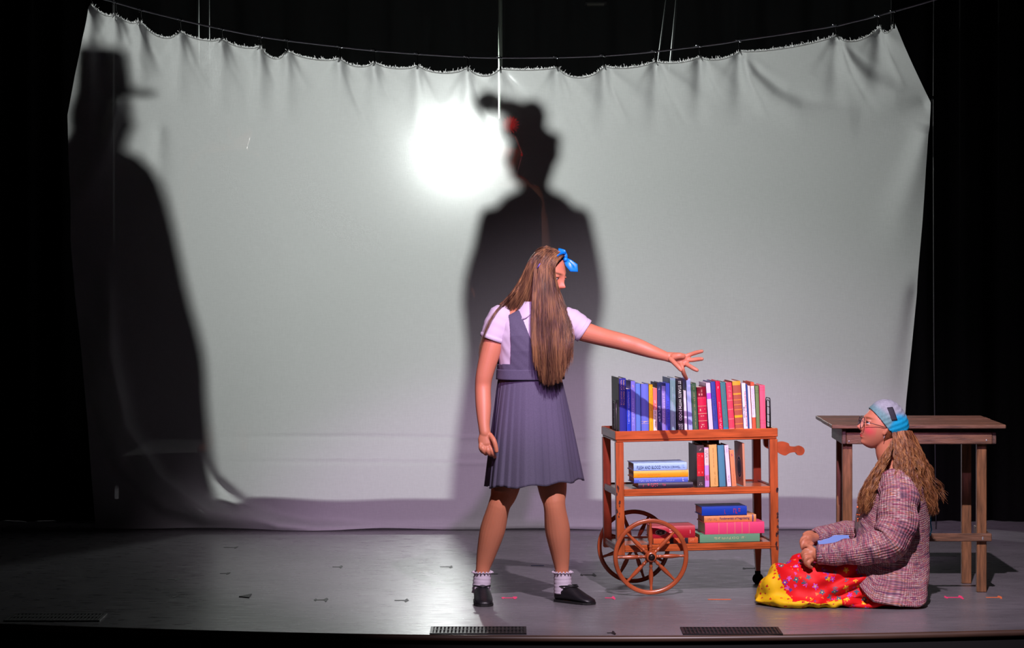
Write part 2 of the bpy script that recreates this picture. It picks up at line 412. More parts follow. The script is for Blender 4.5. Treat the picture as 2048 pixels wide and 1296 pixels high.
rf = N.new('ShaderNodeBsdfRefraction'); rf.distribution = 'GGX'; rf.inputs['Roughness'].default_value = 0.38; rf.inputs['IOR'].default_value = 1.13; rf.inputs['Color'].default_value = (.95, .97, .96, 1)
def mixs(a, b_, f): x = N.new('ShaderNodeMixShader'); x.inputs[0].default_value = f; L.new(a.outputs[0], x.inputs[1]); L.new(b_.outputs[0], x.inputs[2]); return x
m1 = mixs(d_, t_, 0.50); rf2 = N.new('ShaderNodeBsdfRefraction'); rf2.distribution = 'GGX'; rf2.inputs['Roughness'].default_value = 0.85; rf2.inputs['IOR'].default_value = 1.14; rf2.inputs['Color'].default_value = (.95, .97, .96, 1)
m2 = mixs(mixs(m1, rf, 0.008), rf2, 0.020); m3 = mixs(m2, tr, 0.22)
L.new(m3.outputs[0], out.inputs['Surface'])
bp = N.new('ShaderNodeBump'); bp.inputs['Strength'].default_value = 0.15; bp.inputs['Distance'].default_value = 0.004; L.new(ad.outputs[0], bp.inputs['Height'])
for x in (d_, t_): L.new(bp.outputs['Normal'], x.inputs['Normal'])
G0 = Vector((0, SY, 0)); sheet = thing('cloth_sheet', 'large white cotton sheet hung as a shadow screen from a sagging wire', 'sheet', G0)
me = grid_mesh('fabric', G-np.array(G0)); link('fabric', me, sheet_mat, sheet, smooth=True)
# frayed top hem
fr = MB(); R_ = random.Random(5); thread = mat('white_thread', (235, 235, 232), rough=0.9); Nt, Lt_, bt_ = nodes(thread); tt_ = Nt.new('ShaderNodeBsdfTranslucent'); tt_.inputs[0].default_value = (.95, .95, .95, 1); mt_ = Nt.new('ShaderNodeMixShader'); mt_.inputs[0].default_value = .6; Lt_.new(bt_.outputs[0], mt_.inputs[1]); Lt_.new(tt_.outputs[0], mt_.inputs[2]); Lt_.new(mt_.outputs[0], Nt['Material Output'].inputs[0])
for i in range(0, NU):
    for q in range(7):
        t = R_.random(); a = Vector(G[0, i])*(1-t)+Vector(G[0, i+1])*t; l = R_.uniform(.003, .013)*(2.0 if R_.random() < .08 else 1); an = R_.uniform(-1.1, 1.1)
        d = Vector((math.sin(an), R_.uniform(-.5, .2), math.cos(an)))*l; wv = Vector((.0013, 0, .0004))
        fr.add([a-wv+Vector((0, -.001, -.003)), a+wv+Vector((0, -.001, -.003)), a+d+wv*.6, a+d-wv*.6], [(0, 1, 2, 3)])
fr.tube([Vector(G[0, i])+Vector((0, -.001, -.002)) for i in range(0, NU+1, 2)], 0.0035, 5)
fr.build('frayed_hem', thread, sheet, world=True, kind='stuff')

# sagging wire, hooks, ties
steel = mat('wire_steel', (235, 238, 245), rough=0.5, metal=0.0)
blk = mat('black_metal', (10, 10, 11), rough=0.8, spec=.15)
bead = mat('bead_metal', (225, 230, 235), rough=0.2, metal=0.8)
def smooth_line(pts, n):
    pts = np.array(pts, float); t = np.linspace(0, len(pts)-1, n); k = np.arange(len(pts))
    x = np.interp(t, k, pts[:, 0]); y = np.interp(t, k, pts[:, 1])
    for _ in range(3): y[1:-1] = (y[:-2]+2*y[1:-1]+y[2:])/4
    return x, y
wx, wy = smooth_line(WIRE, 90)
o = MB().tube([P(a, b, SY-.01) for a, b in zip(wx, wy)], 0.0048, 8).build('wire_rope', steel, smooth=True)
tag(o, 'thin steel wire rope sagging across the stage above the white sheet', 'rope')
names_ord = ['leftmost', 'second from the left', 'third from the left', 'fourth from the left', 'fifth from the left', 'sixth from the left', 'seventh from the left', 'eighth from the left', 'ninth from the left', 'tenth from the left, nearest the glow', 'eleventh from the left', 'twelfth from the left, by the vertical pole', 'eighth from the right', 'seventh from the right', 'sixth from the right', 'fifth from the right', 'fourth from the right', 'third from the right', 'second from the right', 'rightmost']
for k, (hx, hy) in enumerate(HOOKS):
    wyk = float(np.interp(hx, [w_[0] for w_ in WIRE], [w_[1] for w_ in WIRE]))
    a = P(hx, hy+6, SY-.014); c = P(hx-3, wyk, SY-.01); b = P(hx, hy-3, SY-.014)
    if hy+6 < 12: b = P(hx, hy-6, SY-.014)
    h = thing('curtain_hook', 'small black hook clip on the sheet, '+names_ord[k], 'hook', b, group='clips along the top of the sheet')
    m0 = MB(); 
    ring = [c+Vector((.011*math.cos(t), .002*math.sin(t), .013*math.sin(t))) for t in np.linspace(-1.2, 4.4, 14)]
    m0.tube([b]+ring, 0.0016, 6); m0.build('hook_wire', blk, h, True, True)
    m1_ = MB().box(a+Vector((-.005, -.006, -.012)), b+Vector((.005, .006, .004)), bev=.002); m1_.build('clip', blk, h, False, True)
    m2_ = MB().ell(c+Vector((.012, -.012, -.002)), (.0055,)*3, nu=10, nv=8).ell(c+Vector((-.010, -.012, .006)), (.0055,)*3, nu=10, nv=8)
    m2_.build('ball', bead, h, True, True)
o = MB().tube([P(1868, -30, SY), P(1867, 205, SY), P(1868, 700, SY), P(1872, 1050, SY)], 0.003, 6).build('support_cord', mat('dark_cord', (46, 46, 50), rough=.7), smooth=True)
tag(o, 'thin dark vertical cord beside the right edge of the white sheet', 'cord')
o = MB().tube([P(1861, 206, SY-.004), P(1864, 200, SY), P(1868, 190, SY)], 0.003, 6).build('tie_cord', mat('dark_cord'), smooth=True)
tag(o, 'short tie between the sheet upper right edge and the vertical cord', 'cord')
gm = mat('galvanised_pipe', (80, 86, 84), rough=0.6, metal=0.2); gm2 = mat('pale_pole', (150, 164, 150), rough=.6)
for pts, r, lab, Yp in (([(395, -40), (396, 130)], .010, 'grey vertical pipe behind the sheet, left one of the pair', 5.4), ([(417, -40), (418, 130)], .006, 'grey vertical cable behind the sheet, right one of the pair', 5.3),
                    ([(1001, -40), (1001, 240)], .014, 'pale vertical pole behind the middle of the sheet', 6.05), ([(1357, -30), (1340, 140)], .009, 'slanted grey cable behind the sheet, brighter right one', 5.4), ([(1337, -30), (1314, 140)], .006, 'slanted dark cable behind the sheet, dim left one', 5.6)):
    o = MB().tube([P(a, b, Yp) for a, b in pts], r, 10).build('hanging_pole' if 'pole' in lab or 'pipe' in lab else 'hanging_cable', gm2 if 'pale' in lab else gm, smooth=True); tag(o, lab, 'pole' if 'cable' not in lab else 'cable')
b_ = P(1191, 6, 8.0)
fx = thing('ceiling_lamp', 'dim flat lamp housing high up in the dark behind the stage', 'lamp', b_)
MB().box((-.08, -.05, -.02), (.08, .05, .01), bev=.006).build('housing', mat('grey_housing', (70, 72, 70), rough=.6), fx)
MB().box((-.06, -.052, -.021), (.06, .03, -.005), bev=.002).build('diffuser', mat('diffuser_plastic', (120, 120, 110), rough=.5), fx)

# platform behind the sheet, on which the shadow players stand, and the lamp behind them
PY0 = 3.52; PZ = 0.355
pl = thing('platform', 'low black platform behind the white sheet under the silhouetted players', 'platform', (0, 4.6, 0))
MB().box((-2.24, PY0, PZ-.05), (2.10, 5.35, PZ), bev=.004).build('deck', black_v, pl, world=True)
MB().box((-2.2, PY0+.02, 0), (2.05, PY0+.05, PZ-.051)).build('front_panel', black_v, pl, world=True)
lamp = thing('stage_light', 'bright stage lamp glowing through the middle of the white sheet', 'lamp', (LAMP.x, LAMP.y+.2, 0))
Ml = Matrix.Translation(LAMP+Vector((0, .09, 0))) @ Matrix.Rotation(-PI/2-.1, 4, 'X')
MB().lathe([(.095, -.01), (.10, -.01), (.10, .14), (.08, .2), (.03, .24), (.02, .24), (.07, .19), (.09, .13), (.095, .02)], Ml, 24, cap=False).build('can', black, lamp, True, True)
em = bpy.data.materials.new('lamp_lens'); em.use_nodes = True; em.node_tree.nodes['Principled BSDF'].inputs['Emission Color'].default_value = (.95, 1, .97, 1); em.node_tree.nodes['Principled BSDF'].inputs['Emission Strength'].default_value = 900
MB().ell(LAMP+Vector((0, .105, 0)), (.075, .012, .075), nu=20, nv=10).build('lens', em, lamp, True, True)
MB().tube([LAMP+Vector((0, .2, -.09)), LAMP+Vector((0, .2, -2.17))], .018, 12).build('stand_pole', black, lamp, True, True)
for a in (0.3, 2.4, 4.5): MB().tube([LAMP+Vector((0, .2, -1.7)), LAMP+Vector((.4*math.cos(a), .2+.4*math.sin(a), -2.185))], .01, 8).build('stand_leg', black, lamp, True, True)

# ------------------------------------------------------------------ floor grilles and tape marks
gr_m = mat('grille_metal', (20, 19, 20), rough=0.5, metal=.3); gr_d = mat('grille_recess_shade', (5, 5, 5), rough=0.9)
def grille(x0, y0, x1, y1, label):
    def fl(px, py): Z = H0*F/(py-480); return Vector(((px-1024)*Z/F, Z-D0, 0))
    a = fl(x0, y1); b = fl(x1, y0); zf = H0*F/(y1-480)
    A = Vector((min(a.x, fl(x0, y0).x), a.y, 0)); W_ = (x1-x0)*zf/F; Dp = b.y-a.y
    g = thing('floor_grille', label, 'grille', (A.x+W_/2, A.y+Dp/2, 0))
    MB().box((-W_/2, -Dp/2, .0003), (W_/2, Dp/2, .0012)).build('recess_shade_sheet', gr_d, g)  # black sheet on the floor, painted shade in place of an open recess
    m_ = MB(); t = .012
    m_.box((-W_/2, -Dp/2, .0012), (W_/2, -Dp/2+t, .005)).box((-W_/2, Dp/2-t, .0012), (W_/2, Dp/2, .005)).box((-W_/2, -Dp/2+t, .0012), (-W_/2+t, Dp/2-t, .005)).box((W_/2-t, -Dp/2+t, .0012), (W_/2, Dp/2-t, .005))
    m_.build('rim', gr_m, g)
    nn = 24; me_ = MB().box((-.004, -Dp/2+t, .0012), (.004, Dp/2-t, .0045)); o1 = me_.build('slat', gr_m, g); 
    for k in range(nn):
        o_ = o1 if k == 0 else o1.copy()
        if k: COL.objects.link(o_)
        o_.location.x = -W_/2+t+(k+.5)*(W_-2*t)/nn
    MB().box((-W_/2+t, -.004, .002), (W_/2-t, .004, .0052)).build('cross_bar', gr_m, g)
grille(862, 1255, 1056, 1269, 'black slotted floor grille at the stage edge in front of the standing girl')
grille(1366, 1256, 1566, 1270, 'black slotted floor grille at the stage edge below the book cart')
grille(26, 1229, 218, 1243, 'black slotted floor grille in the dark far left of the stage edge')
def F0(px, py): Z = H0*F/(py-480); return Vector(((px-1024)*Z/F, Z-D0, 0.0004))
tb = mat('black_tape', (8, 8, 9), rough=.6); tp = mat('pink_tape', (255, 60, 120), rough=.5); to = mat('orange_tape', (235, 120, 70), rough=.5); tbl = mat('blue_tape', (60, 70, 170), rough=.5)
TAPE = [(447, 1095, 472, tb, 1, 'black tape dot with a short tail, furthest back on the left floor'), (665, 1134, 682, tb, 1, 'black tape dot with tail behind the brightly lit left floor'), (440, 1147, 456, tb, 1, 'small black tape mark where the dark left floor meets the lit part'),
        (335, 1159, 354, tb, 1, 'black tape smear on the dark left floor'), (478, 1194, 500, tb, 3, 'large torn black tape wedge on the lit left floor'), (631, 1200, 652, tb, 2, 'black tape dot with right tail near the front of the left floor'),
        (789, 1201, 813, tb, 1, 'black tape dot with left tail in front of the bright streak'), (343, 1193, 350, tb, 1, 'tiny crumb of black tape on the dim left floor'), (880, 1134, 902, tb, 1, 'black tape dot left of the standing girl'),
        (980, 1148, 996, tb, 0, 'thin dark tape tail just right of the girl left sock'), (1163, 1150, 1188, tb, 2, 'dumbbell shaped black tape mark between the girl and the cart wheel'), (1488, 1137, 1512, tb, 2, 'black tape mark under the book cart by its rear caster'),
        (1006, 1196, 1030, tp, 2, 'pink tape mark on the floor between the girl shoes'), (1210, 1196, 1227, tp, 1, 'pink tape dot in front of the cart wheel'), (1416, 1199, 1462, to, 0, 'thin orange tape line on the floor in front of the cart'),
        (1892, 1195, 1922, tp, 2, 'pink dumbbell tape mark beside the table front leg'), (1972, 1195, 2000, to, 1, 'orange tape scrap at the far right of the floor'), (1062, 1131, 1088, tbl, 0, 'faint blue tape mark on the floor behind the girl'), (1214, 1273, 1227, tb, 1, 'black tape scrap at the very stage edge')]
for x0, y, x1, m_, kn, lab in TAPE:
    if y > 1265: y = 1266
    a = F0(x0, y); b = F0(x1, y); mb = MB(); hw = .011 if kn else .013
    mb.box((a.x, a.y-hw, .0005), (b.x, a.y+hw, .0012))
    def blob(c, r):
        pl_ = [(c.x+r*(1+.35*math.sin(3*t+c.x*9))*math.cos(t), c.y+6.5*r*(1+.3*math.cos(2*t+c.x*5))*math.sin(t)) for t in np.linspace(0, 2*PI, 12, endpoint=False)]
        n_ = 12; mb.add([(p[0], p[1], .0014) for p in pl_]+[(p[0], p[1], .0004) for p in pl_], [tuple(range(n_))]+[(k, k+n_, (k+1) % n_+n_, (k+1) % n_) for k in range(n_)])
    if kn == 1: blob(b, .008)
    if kn == 2: blob(b, .009); blob(a, .006)
    if kn == 3: mb.add([(a.x, a.y, .001), (b.x, b.y-.05, .001), (b.x, b.y+.09, .001), (a.x, a.y, .004), (b.x, b.y-.04, .004), (b.x, b.y+.08, .006)], [(0, 1, 2), (3, 4, 5), (0, 1, 4, 3), (1, 2, 5, 4)])
    off = Vector(((a.x+b.x)/2, a.y, 0)); mb.v = [(q[0]-off.x, q[1]-off.y, q[2]) for q in mb.v]
    o = mb.build('tape_mark', m_); o.location = off; tag(o, lab, 'tape mark', 'tape marks stuck on the stage floor')

# ------------------------------------------------------------------ wooden table
tw = mat('table_wood', (104, 72, 52), rough=0.5, var=0.45, vscale=9, vstretch=(1, 9, 9), bump=.35, bscale=30, bstretch=(1, 9, 9))
twv = mat('table_leg_wood', (122, 82, 52), rough=0.5, var=0.5, vscale=9, vstretch=(9, 9, 1), bump=.35, bscale=30, bstretch=(9, 9, 1))
twd = mat('table_dark_wood', (84, 60, 50), rough=0.55, var=0.4, vscale=9, vstretch=(9, 1, 9), bump=.3, bscale=30, bstretch=(9, 1, 9))
tX0, tX1 = 1.438, 2.222; tF, tB = .30, 1.02
tab = thing('wooden_table', 'rough brown wooden work table behind the seated woman', 'table', (1.83, .6, 0))
nb = 5
for k in range(nb):
    ya = tF+(tB-tF)*k/nb; yb = tF+(tB-tF)*(k+1)/nb-.002; jx = .0012*math.sin(k*5)
    MB().box((tX0+jx, ya, .744+.001*(k % 2)), (tX1+jx*.7, yb, .762+.0015*math.sin(k*3)), bev=.003).build('plank', tw, tab, world=True)
MB().box((tX0+.06, .40, .716), (tX1-.06, .82, .7435)).build('top_batten', twd, tab, world=True)
ax0, ax1, ayF, ayB = 1.488, 2.166, .35, .76
MB().box((ax0+.02, ayF-.012, .672), (ax1, ayF+.008, .724), bev=.003).build('apron', tw, tab, world=True)
MB().box((ax0+.02, ayB-.008, .672), (ax1, ayB+.012, .724), bev=.003).build('apron', tw, tab, world=True)
MB().box((ax0, ayF-.012, .672), (ax0+.019, ayB+.012, .742), bev=.003).build('end_board', twd, tab, world=True)
MB().box((ax1-.0, ayF-.008, .672), (ax1+.019, ayB+.012, .724), bev=.003).build('end_board', twd, tab, world=True)
for x, y in ((1.495, .37), (2.102, .37), (1.505, .705), (2.085, .705)):
    MB().box((x, y-.0, 0), (x+.044, y+.036, .672 if x < 1.8 else .70), bev=.003).build('leg', twv, tab, world=True)
MB().box((1.50, .350, .232), (2.166, .368, .268), bev=.003).build('stretcher', tw, tab, world=True)
MB().box((2.147, .37, .232), (2.165, .76, .268), bev=.003).build('side_rail', twd, tab, world=True)
sm_ = MB()
for x, z in ((1.52, .685), (2.14, .69), (2.125, .25), (2.125, .243)): sm_.lathe([(.0035, 0), (.0035, .0015), (.002, .002)], Matrix.Translation((x, ayF-.0122 if z > .5 else .3495, z)) @ Matrix.Rotation(PI/2, 4, 'X'), 10)
sm_.build('screw_heads', bead, tab, world=True)
# ------------------------------------------------------------------ tea cart
RO = math.radians(.7)
CM = Matrix.Translation((.472, .25, 0)) @ Matrix.Rotation(math.radians(7.3), 4, 'Z') @ Matrix.Rotation(-RO, 4, 'Y')
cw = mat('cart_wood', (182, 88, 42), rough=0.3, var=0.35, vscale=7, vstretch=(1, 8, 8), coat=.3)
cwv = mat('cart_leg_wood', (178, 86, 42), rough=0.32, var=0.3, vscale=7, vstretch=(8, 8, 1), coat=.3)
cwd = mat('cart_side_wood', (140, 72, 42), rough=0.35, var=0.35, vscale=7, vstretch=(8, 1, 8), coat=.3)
cww = mat('wheel_wood', (170, 80, 42), rough=0.32, var=0.35, vscale=10, coat=.3)
CWI, CDE = .742, .40
cart = thing('tea_cart', 'orange-brown wooden tea cart with two big spoked wheels, loaded with books', 'cart', matrix=CM)
def frame_sides(z0, z1, name, inset, t, lipm=True):
    """four mitred-looking rails with a small bead below"""
    W_, D_ = CWI, CDE
    e = inset
    prof = lambda: None
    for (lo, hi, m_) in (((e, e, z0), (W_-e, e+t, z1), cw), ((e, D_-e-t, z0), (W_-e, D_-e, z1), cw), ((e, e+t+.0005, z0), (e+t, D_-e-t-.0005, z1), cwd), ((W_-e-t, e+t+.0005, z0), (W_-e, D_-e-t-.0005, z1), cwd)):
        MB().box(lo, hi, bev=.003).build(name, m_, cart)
# top tray
MB().box((.012, .012, .690), (CWI-.012, CDE-.012, .702), bev=.002).build('tray_board', cw, cart)
frame_sides(.696, .7355, 'tray_rail', 0.0, .009)
frame_sides(.686, .6955, 'tray_moulding', .004, .016)
# mid shelf and lower shelf
for zt, nm in ((.468, 'shelf'), (.217, 'shelf')):
    MB().box((.02, .02, zt-.010), (CWI-.02, CDE-.02, zt), bev=.002).build(nm, cw, cart)
    z0 = zt-.026; z1 = zt+.006
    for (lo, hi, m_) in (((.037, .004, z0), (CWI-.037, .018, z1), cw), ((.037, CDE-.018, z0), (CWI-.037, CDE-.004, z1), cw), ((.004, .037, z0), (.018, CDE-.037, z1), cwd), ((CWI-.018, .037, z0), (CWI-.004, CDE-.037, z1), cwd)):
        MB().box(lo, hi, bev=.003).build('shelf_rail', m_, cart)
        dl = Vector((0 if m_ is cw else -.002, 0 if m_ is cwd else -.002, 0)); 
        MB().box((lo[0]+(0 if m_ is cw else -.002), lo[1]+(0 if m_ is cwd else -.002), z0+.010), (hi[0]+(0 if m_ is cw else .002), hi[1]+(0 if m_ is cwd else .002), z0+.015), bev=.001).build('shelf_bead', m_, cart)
# legs
for x, y, zb in ((.001, .001, .178), (.001, CDE-.037, .178), (CWI-.037, .001, .05), (CWI-.037, CDE-.037, .05)):
    m_ = MB(); e = .036
    if zb > .1: m_.box((x, y, zb), (x+e, y+e, .6855), bev=.002)
    else:
        m_.box((x, y, .2), (x+e, y+e, .6855), bev=.002)
        c = .008
        m_.add([(x+c, y+c, zb), (x+e-c, y+c, zb), (x+e-c, y+e-c, zb), (x+c, y+e-c, zb), (x, y, .2), (x+e, y, .2), (x+e, y+e, .2), (x, y+e, .2)], [(0, 3, 2, 1), (0, 1, 5, 4), (1, 2, 6, 5), (2, 3, 7, 6), (3, 0, 4, 7)])
    m_.build('leg', cwv, cart)
    # worn dark patches where the finish has chipped
scm = mat('chipped_finish', (66, 30, 24), rough=.6)
R_ = random.Random(4)
for cx, cz, n_ in ((.004, .47, 5), (.006, .40, 3), (.003, .36, 3), (CWI-.006, .33, 4), (CWI-.008, .27, 5), (CWI-.010, .20, 4), (CWI-.004, .46, 3)):
    m_ = MB()
    for k in range(n_):
        px_ = max(.002, min(CWI-.003, cx+R_.uniform(-.004, .012 if cx < .1 else .004))); pz_ = cz+R_.uniform(-.02, .02); r = R_.uniform(.003, .006)
        pts = [(px_+r*R_.uniform(.5, 1)*math.cos(a), pz_+2.2*r*R_.uniform(.5, 1)*math.sin(a)) for a in np.linspace(0, 2*PI, 9, endpoint=False)]
        m_.prism(pts, .0002, .0012)
    m_.build('worn_patch', scm, cart)
# casters under the right legs
for y in (.019, CDE-.019):
    c = CM @ Vector((CWI-.019, y, 0)); zl = -c.z
    m_ = MB().lathe([(.009, .047), (.009, .056), (.005, .058)], Matrix.Translation((CWI-.019, y, -.003)), 12)
    cs = m_.build('caster', blk, cart, True)
    MB().lathe([(.006, -.008), (.024, -.007), (.026, 0), (.024, .007), (.006, .008)], Matrix.Translation((CWI-.019, y+.012*0, -.013+.0265)) @ Matrix.Rotation(PI/2, 4, 'X'), 20).build('caster_wheel', blk, cs, True)
    MB().box((CWI-.03, y-.013, .012), (CWI-.008, y-.009, .05), bev=.001).box((CWI-.03, y+.009, .012), (CWI-.008, y+.013, .05), bev=.001).box((CWI-.03, y-.013, .044), (CWI-.008, y+.013, .048)).build('caster_fork', blk, cs)
# wheels
WU, WZ, WR = .149, .1735, .170
hubm = mat('hub_metal', (60, 52, 52), rough=.35, metal=.8)
spoke_prof = [(.0055, .022), (.0075, .026), (.0075, .034), (.0055, .037), (.0085, .042), (.0085, .047), (.006, .050), (.0085, .062), (.0102, .080), (.0098, .098), (.0075, .120), (.0055, .134), (.0065, .138), (.0055, .150), (.005, .156)]
for side, y in (('near', -.028), ('far', CDE+.028)):
    Mw = Matrix.Translation((WU, y, WZ)) @ Matrix.Rotation(PI/2, 4, 'X') @ Matrix.Rotation(.0 if side == 'near' else .3, 4, 'Z')
    rim = MB().lathe([(WR-.017, -.008), (WR-.003, -.010), (WR, -.006), (WR, .006), (WR-.003, .010), (WR-.017, .008), (WR-.0195, .004), (WR-.0195, -.004), (WR-.017, -.008)], Mw, 72, cap=False)
    wh = rim.build('wheel', cww, cart, True)
    for k in range(8):
        MB().lathe(spoke_prof, Mw @ Matrix.Rotation(k*PI/4, 4, 'Z') @ Matrix.Rotation(PI/2, 4, 'Y'), 14).build('spoke', cww, wh, True)
    MB().lathe([(.010, -.022), (.020, -.022), (.024, -.016), (.022, -.010), (.027, -.006), (.027, .006), (.022, .010), (.024, .016), (.020, .022), (.010, .022)], Mw, 24).build('hub', cww, wh, True)
    MB().lathe([(.004, .021), (.014, .021), (.015, .026), (.010, .028), (.009, .030), (.004, .030)], Mw, 20).lathe([(.004, -.030), (.009, -.030), (.010, -.028), (.015, -.026), (.014, -.021), (.004, -.021)], Mw, 20).build('hub_cap', hubm, wh, True, label='dark metal hub cap')
MB().tube([(WU, -.03, WZ), (WU, CDE+.03, WZ)], .009, 12).build('axle', cwd, cart, True)
for y in (.03, CDE-.05): MB().box((WU-.02, y, WZ-.008), (WU+.02, y+.02, .192), bev=.003).build('axle_bracket', cwd, cart)
# scroll-cut handle
hp = [(1530, 874), (1540, 876), (1556, 888), (1559, 885), (1569, 884), (1580, 887.5), (1583, 893), (1594, 894.5), (1602, 892.5), (1610, 896), (1613.5, 903), (1609, 911), (1599.5, 911.5), (1594, 906), (1583, 907), (1574, 912), (1566, 910), (1556, 904), (1545, 900), (1536, 897), (1530, 890)]
hv = []
for a, b in hp:
    Z = 13.42; X = (a-1024)*Z/F; z = H0-(b-480)*Z/F
    q = CM.inverted() @ Vector((X, .42, z)); hv.append((q.x, q.z))
hv = [tuple(sum(wt*np.array(hv[(i+o) % len(hv)]) for wt, o in zip((-.5*f+f*f-.5*f**3, 1-2.5*f*f+1.5*f**3, .5*f+2*f*f-1.5*f**3, -.5*f*f+.5*f**3), (-1, 0, 1, 2)))) for i in range(len(hv)) for f in (0, .25, .5, .75)]
MB().prism(hv, .10, .122).build('handle', cww, cart)

# ------------------------------------------------------------------ books
page_m = mat('book_pages', (225, 214, 190), rough=.8, var=.12, vscale=300, vstretch=(1, 1, .05))
def bookm(c): return mat('cover_%d_%d_%d' % tuple(c), c, rough=.42, spec=.4, bump=.08, bscale=400)
def inkm(c): return mat('ink_%d_%d_%d' % tuple(c), c, rough=.5)
def book(matrix, w_, d, h, col, label, group, bulge=.003, bands=(), titles=(), emblem=None, paper=False, cat='book', pages=None, spine=None):
    b = thing('book', label, cat, matrix=matrix, group=group)
    t = .0012 if paper else .0028
    bulge = min(bulge, w_*.25)
    n_ = 8; arc = [(w_*i/n_, -bulge*(1-(2*i/n_-1)**2)) for i in range(n_+1)]
    poly = [(0, d)]+arc+[(w_, d), (w_-t, d), (w_-t, .004)]+[(w_-t-(w_-2*t)*i/4, .004-bulge*.0) for i in range(1, 5)]+[(t, d)]
    v = [(x, y, 0) for x, y in poly]+[(x, y, h) for x, y in poly]; k = len(poly)
    # caps split into quads strips: spine ring and two boards
    fs = [(i, (i+1) % k, (i+1) % k+k, i+k) for i in range(k)]
    mb = MB(); mb.add(v, fs+[tuple(reversed(range(k))), tuple(range(k, 2*k))]); mb.build('cover', bookm(col), b)
    o = .0 if paper else .004
    MB().box((t+.0002, .0045, o), (w_-t-.0002, d-o-.001, h-o)).build('page_block', pages or page_m, b)
    ys = lambda x: -bulge*(1-(2*x/w_-1)**2)
    for (z0, z1, c) in bands:
        N_ = 8; m_ = MB(); e = .0004
        xs = [w_*i/N_ for i in range(N_+1)]
        vv = [(x, ys(x)-e, h*z0) for x in xs]+[(x, ys(x)-e, h*z1) for x in xs]
        m_.add(vv, [(i, i+1, N_+2+i, N_+1+i) for i in range(N_)]); m_.build('spine_band', inkm(c), b)
    for tt in titles:
        s, z1, z0, xc, xh, c = tt[:6]   # text runs from z1 down to z0 (fractions), across xc-xh/2..
        L_ = h*(z1-z0); hh = w_*xh
        a, fs = squiggle(L_, hh, sum(col)+int(z1*100)) if s is None else text_mesh(s, L_, hh, .012)
        vv = []
        for p in a:
            x = w_*xc-hh/2+p[1]; vv.append((x, ys(x)-.0009, h*z1-p[0]))
        m_ = MB(); m_.add(vv, fs); m_.build('title', inkm(c), b)
    if emblem: emblem(b, w_, d, h, ys)
    return b
KU = lambda px, z=.74: ((px-1024)*13.36/F-CM.translation.x+z*RO+.003)/.992
LAST = {}
def stand(px0, px1, ytop, d, col, label, group, v=.022, lean=0.0, zs=.7025, base=858.5, Mb=CM, **kw):
    """a standing book whose spine spans px0..px1 with its top at ytop (picture rows); leans by `lean` degrees (top to the left)"""
    w_ = (px1-px0)*13.36/F*.985
    u0 = KU(px0, zs+.1 if zs < .6 else .82); Zb = 13.29+max(u0, 0)*.127
    zt = H0-(ytop-480)*Zb/F - u0*RO
    h = (zt-zs)/math.cos(math.radians(lean))
    u0 = u0+h*math.sin(math.radians(lean))
    if LAST.get(group, (0, 0))[0] == v:
        d_ = h*(math.sin(math.radians(LAST[group][1]))-math.sin(math.radians(lean)))
        if d_ > 0: u0 += d_+.0004; w_ -= d_+.0004
    LAST[group] = (v, lean)
    dz = w_*math.sin(math.radians(lean)) if lean < 0 else 0
    M_ = Mb @ Matrix.Translation((u0, v, zs+.0006+(abs(dz) if lean<0 else 0))) @ Matrix.Rotation(math.radians(-lean), 4, 'Y')
    return book(M_, w_*math.cos(math.radians(lean))*.985, d, h, col, label, group, **kw)
G1 = 'books standing on the top tray of the cart'; GD = (205, 190, 120); WH = (235, 235, 235)
stand(1235.8, 1237.5, 755.5, .19, (52, 58, 52), 'thin dark green-grey book at the left end of the top row', G1, bulge=.0004)
stand(1237.6, 1251.3, 756.5, .19, (38, 44, 138), 'tall dark blue book with two lines of gold lettering, second on the top tray', G1, bulge=.002, titles=((None, .97, .55, .68, .2, (225, 190, 90)), (None, .97, .55, .3, .2, (225, 170, 150))))
stand(1251.8, 1260.3, 778, .13, (28, 62, 190), 'short bright blue paperback between the dark blue and the lavender book', G1, paper=True, bulge=.001, titles=((None, .95, .3, .5, .35, (200, 205, 240)),))
stand(1260.8, 1269.8, 762, .17, (120, 118, 205), 'lavender book, right of the short bright blue paperback', G1, bulge=.002, titles=((None, .93, .85, .5, .4, (225, 190, 150)), (None, .7, .2, .45, .4, (190, 185, 235))))
stand(1270.2, 1279.8, 767, .17, (92, 132, 205), 'sky blue book with a dark teal back board', G1, bulge=.003)
stand(1280.8, 1296.3, 767.5, .16, (102, 118, 205), 'wide plain periwinkle book left of the yellow one', G1, bulge=.005, bands=((.30, .305, (215, 190, 160)), (.26, .265, (215, 190, 160))), titles=((None, .3, .27, .5, .4, (215, 190, 160)),))
stand(1296.8, 1304.6, 769, .15, (240, 178, 20), 'bright yellow book on the top tray', G1, bulge=.0015, titles=((None, .9, .5, .5, .3, (150, 110, 20)), (None, .3, .1, .5, .25, (150, 110, 20))))
stand(1304.9, 1313, 776, .13, (238, 120, 110), 'salmon paperback with a white lower spine half', G1, paper=True, bulge=.0008, bands=((.0, .56, (240, 225, 205)),), titles=((None, .75, .58, .5, .45, (250, 235, 230)), (None, .53, .2, .5, .4, (40, 40, 50))))
stand(1313.4, 1321.8, 765.5, .17, (44, 52, 104), 'navy book with pale script lettering', G1, bulge=.002, titles=((None, .93, .87, .5, .3, (200, 210, 235)), (None, .57, .3, .5, .5, (200, 210, 235))))
stand(1322.2, 1330, 772, .15, (108, 92, 165), 'purple book with pale vertical lettering', G1, bulge=.001, bands=((.1, .9, (138, 124, 190)),), titles=((None, .85, .25, .5, .5, (228, 215, 235)),))
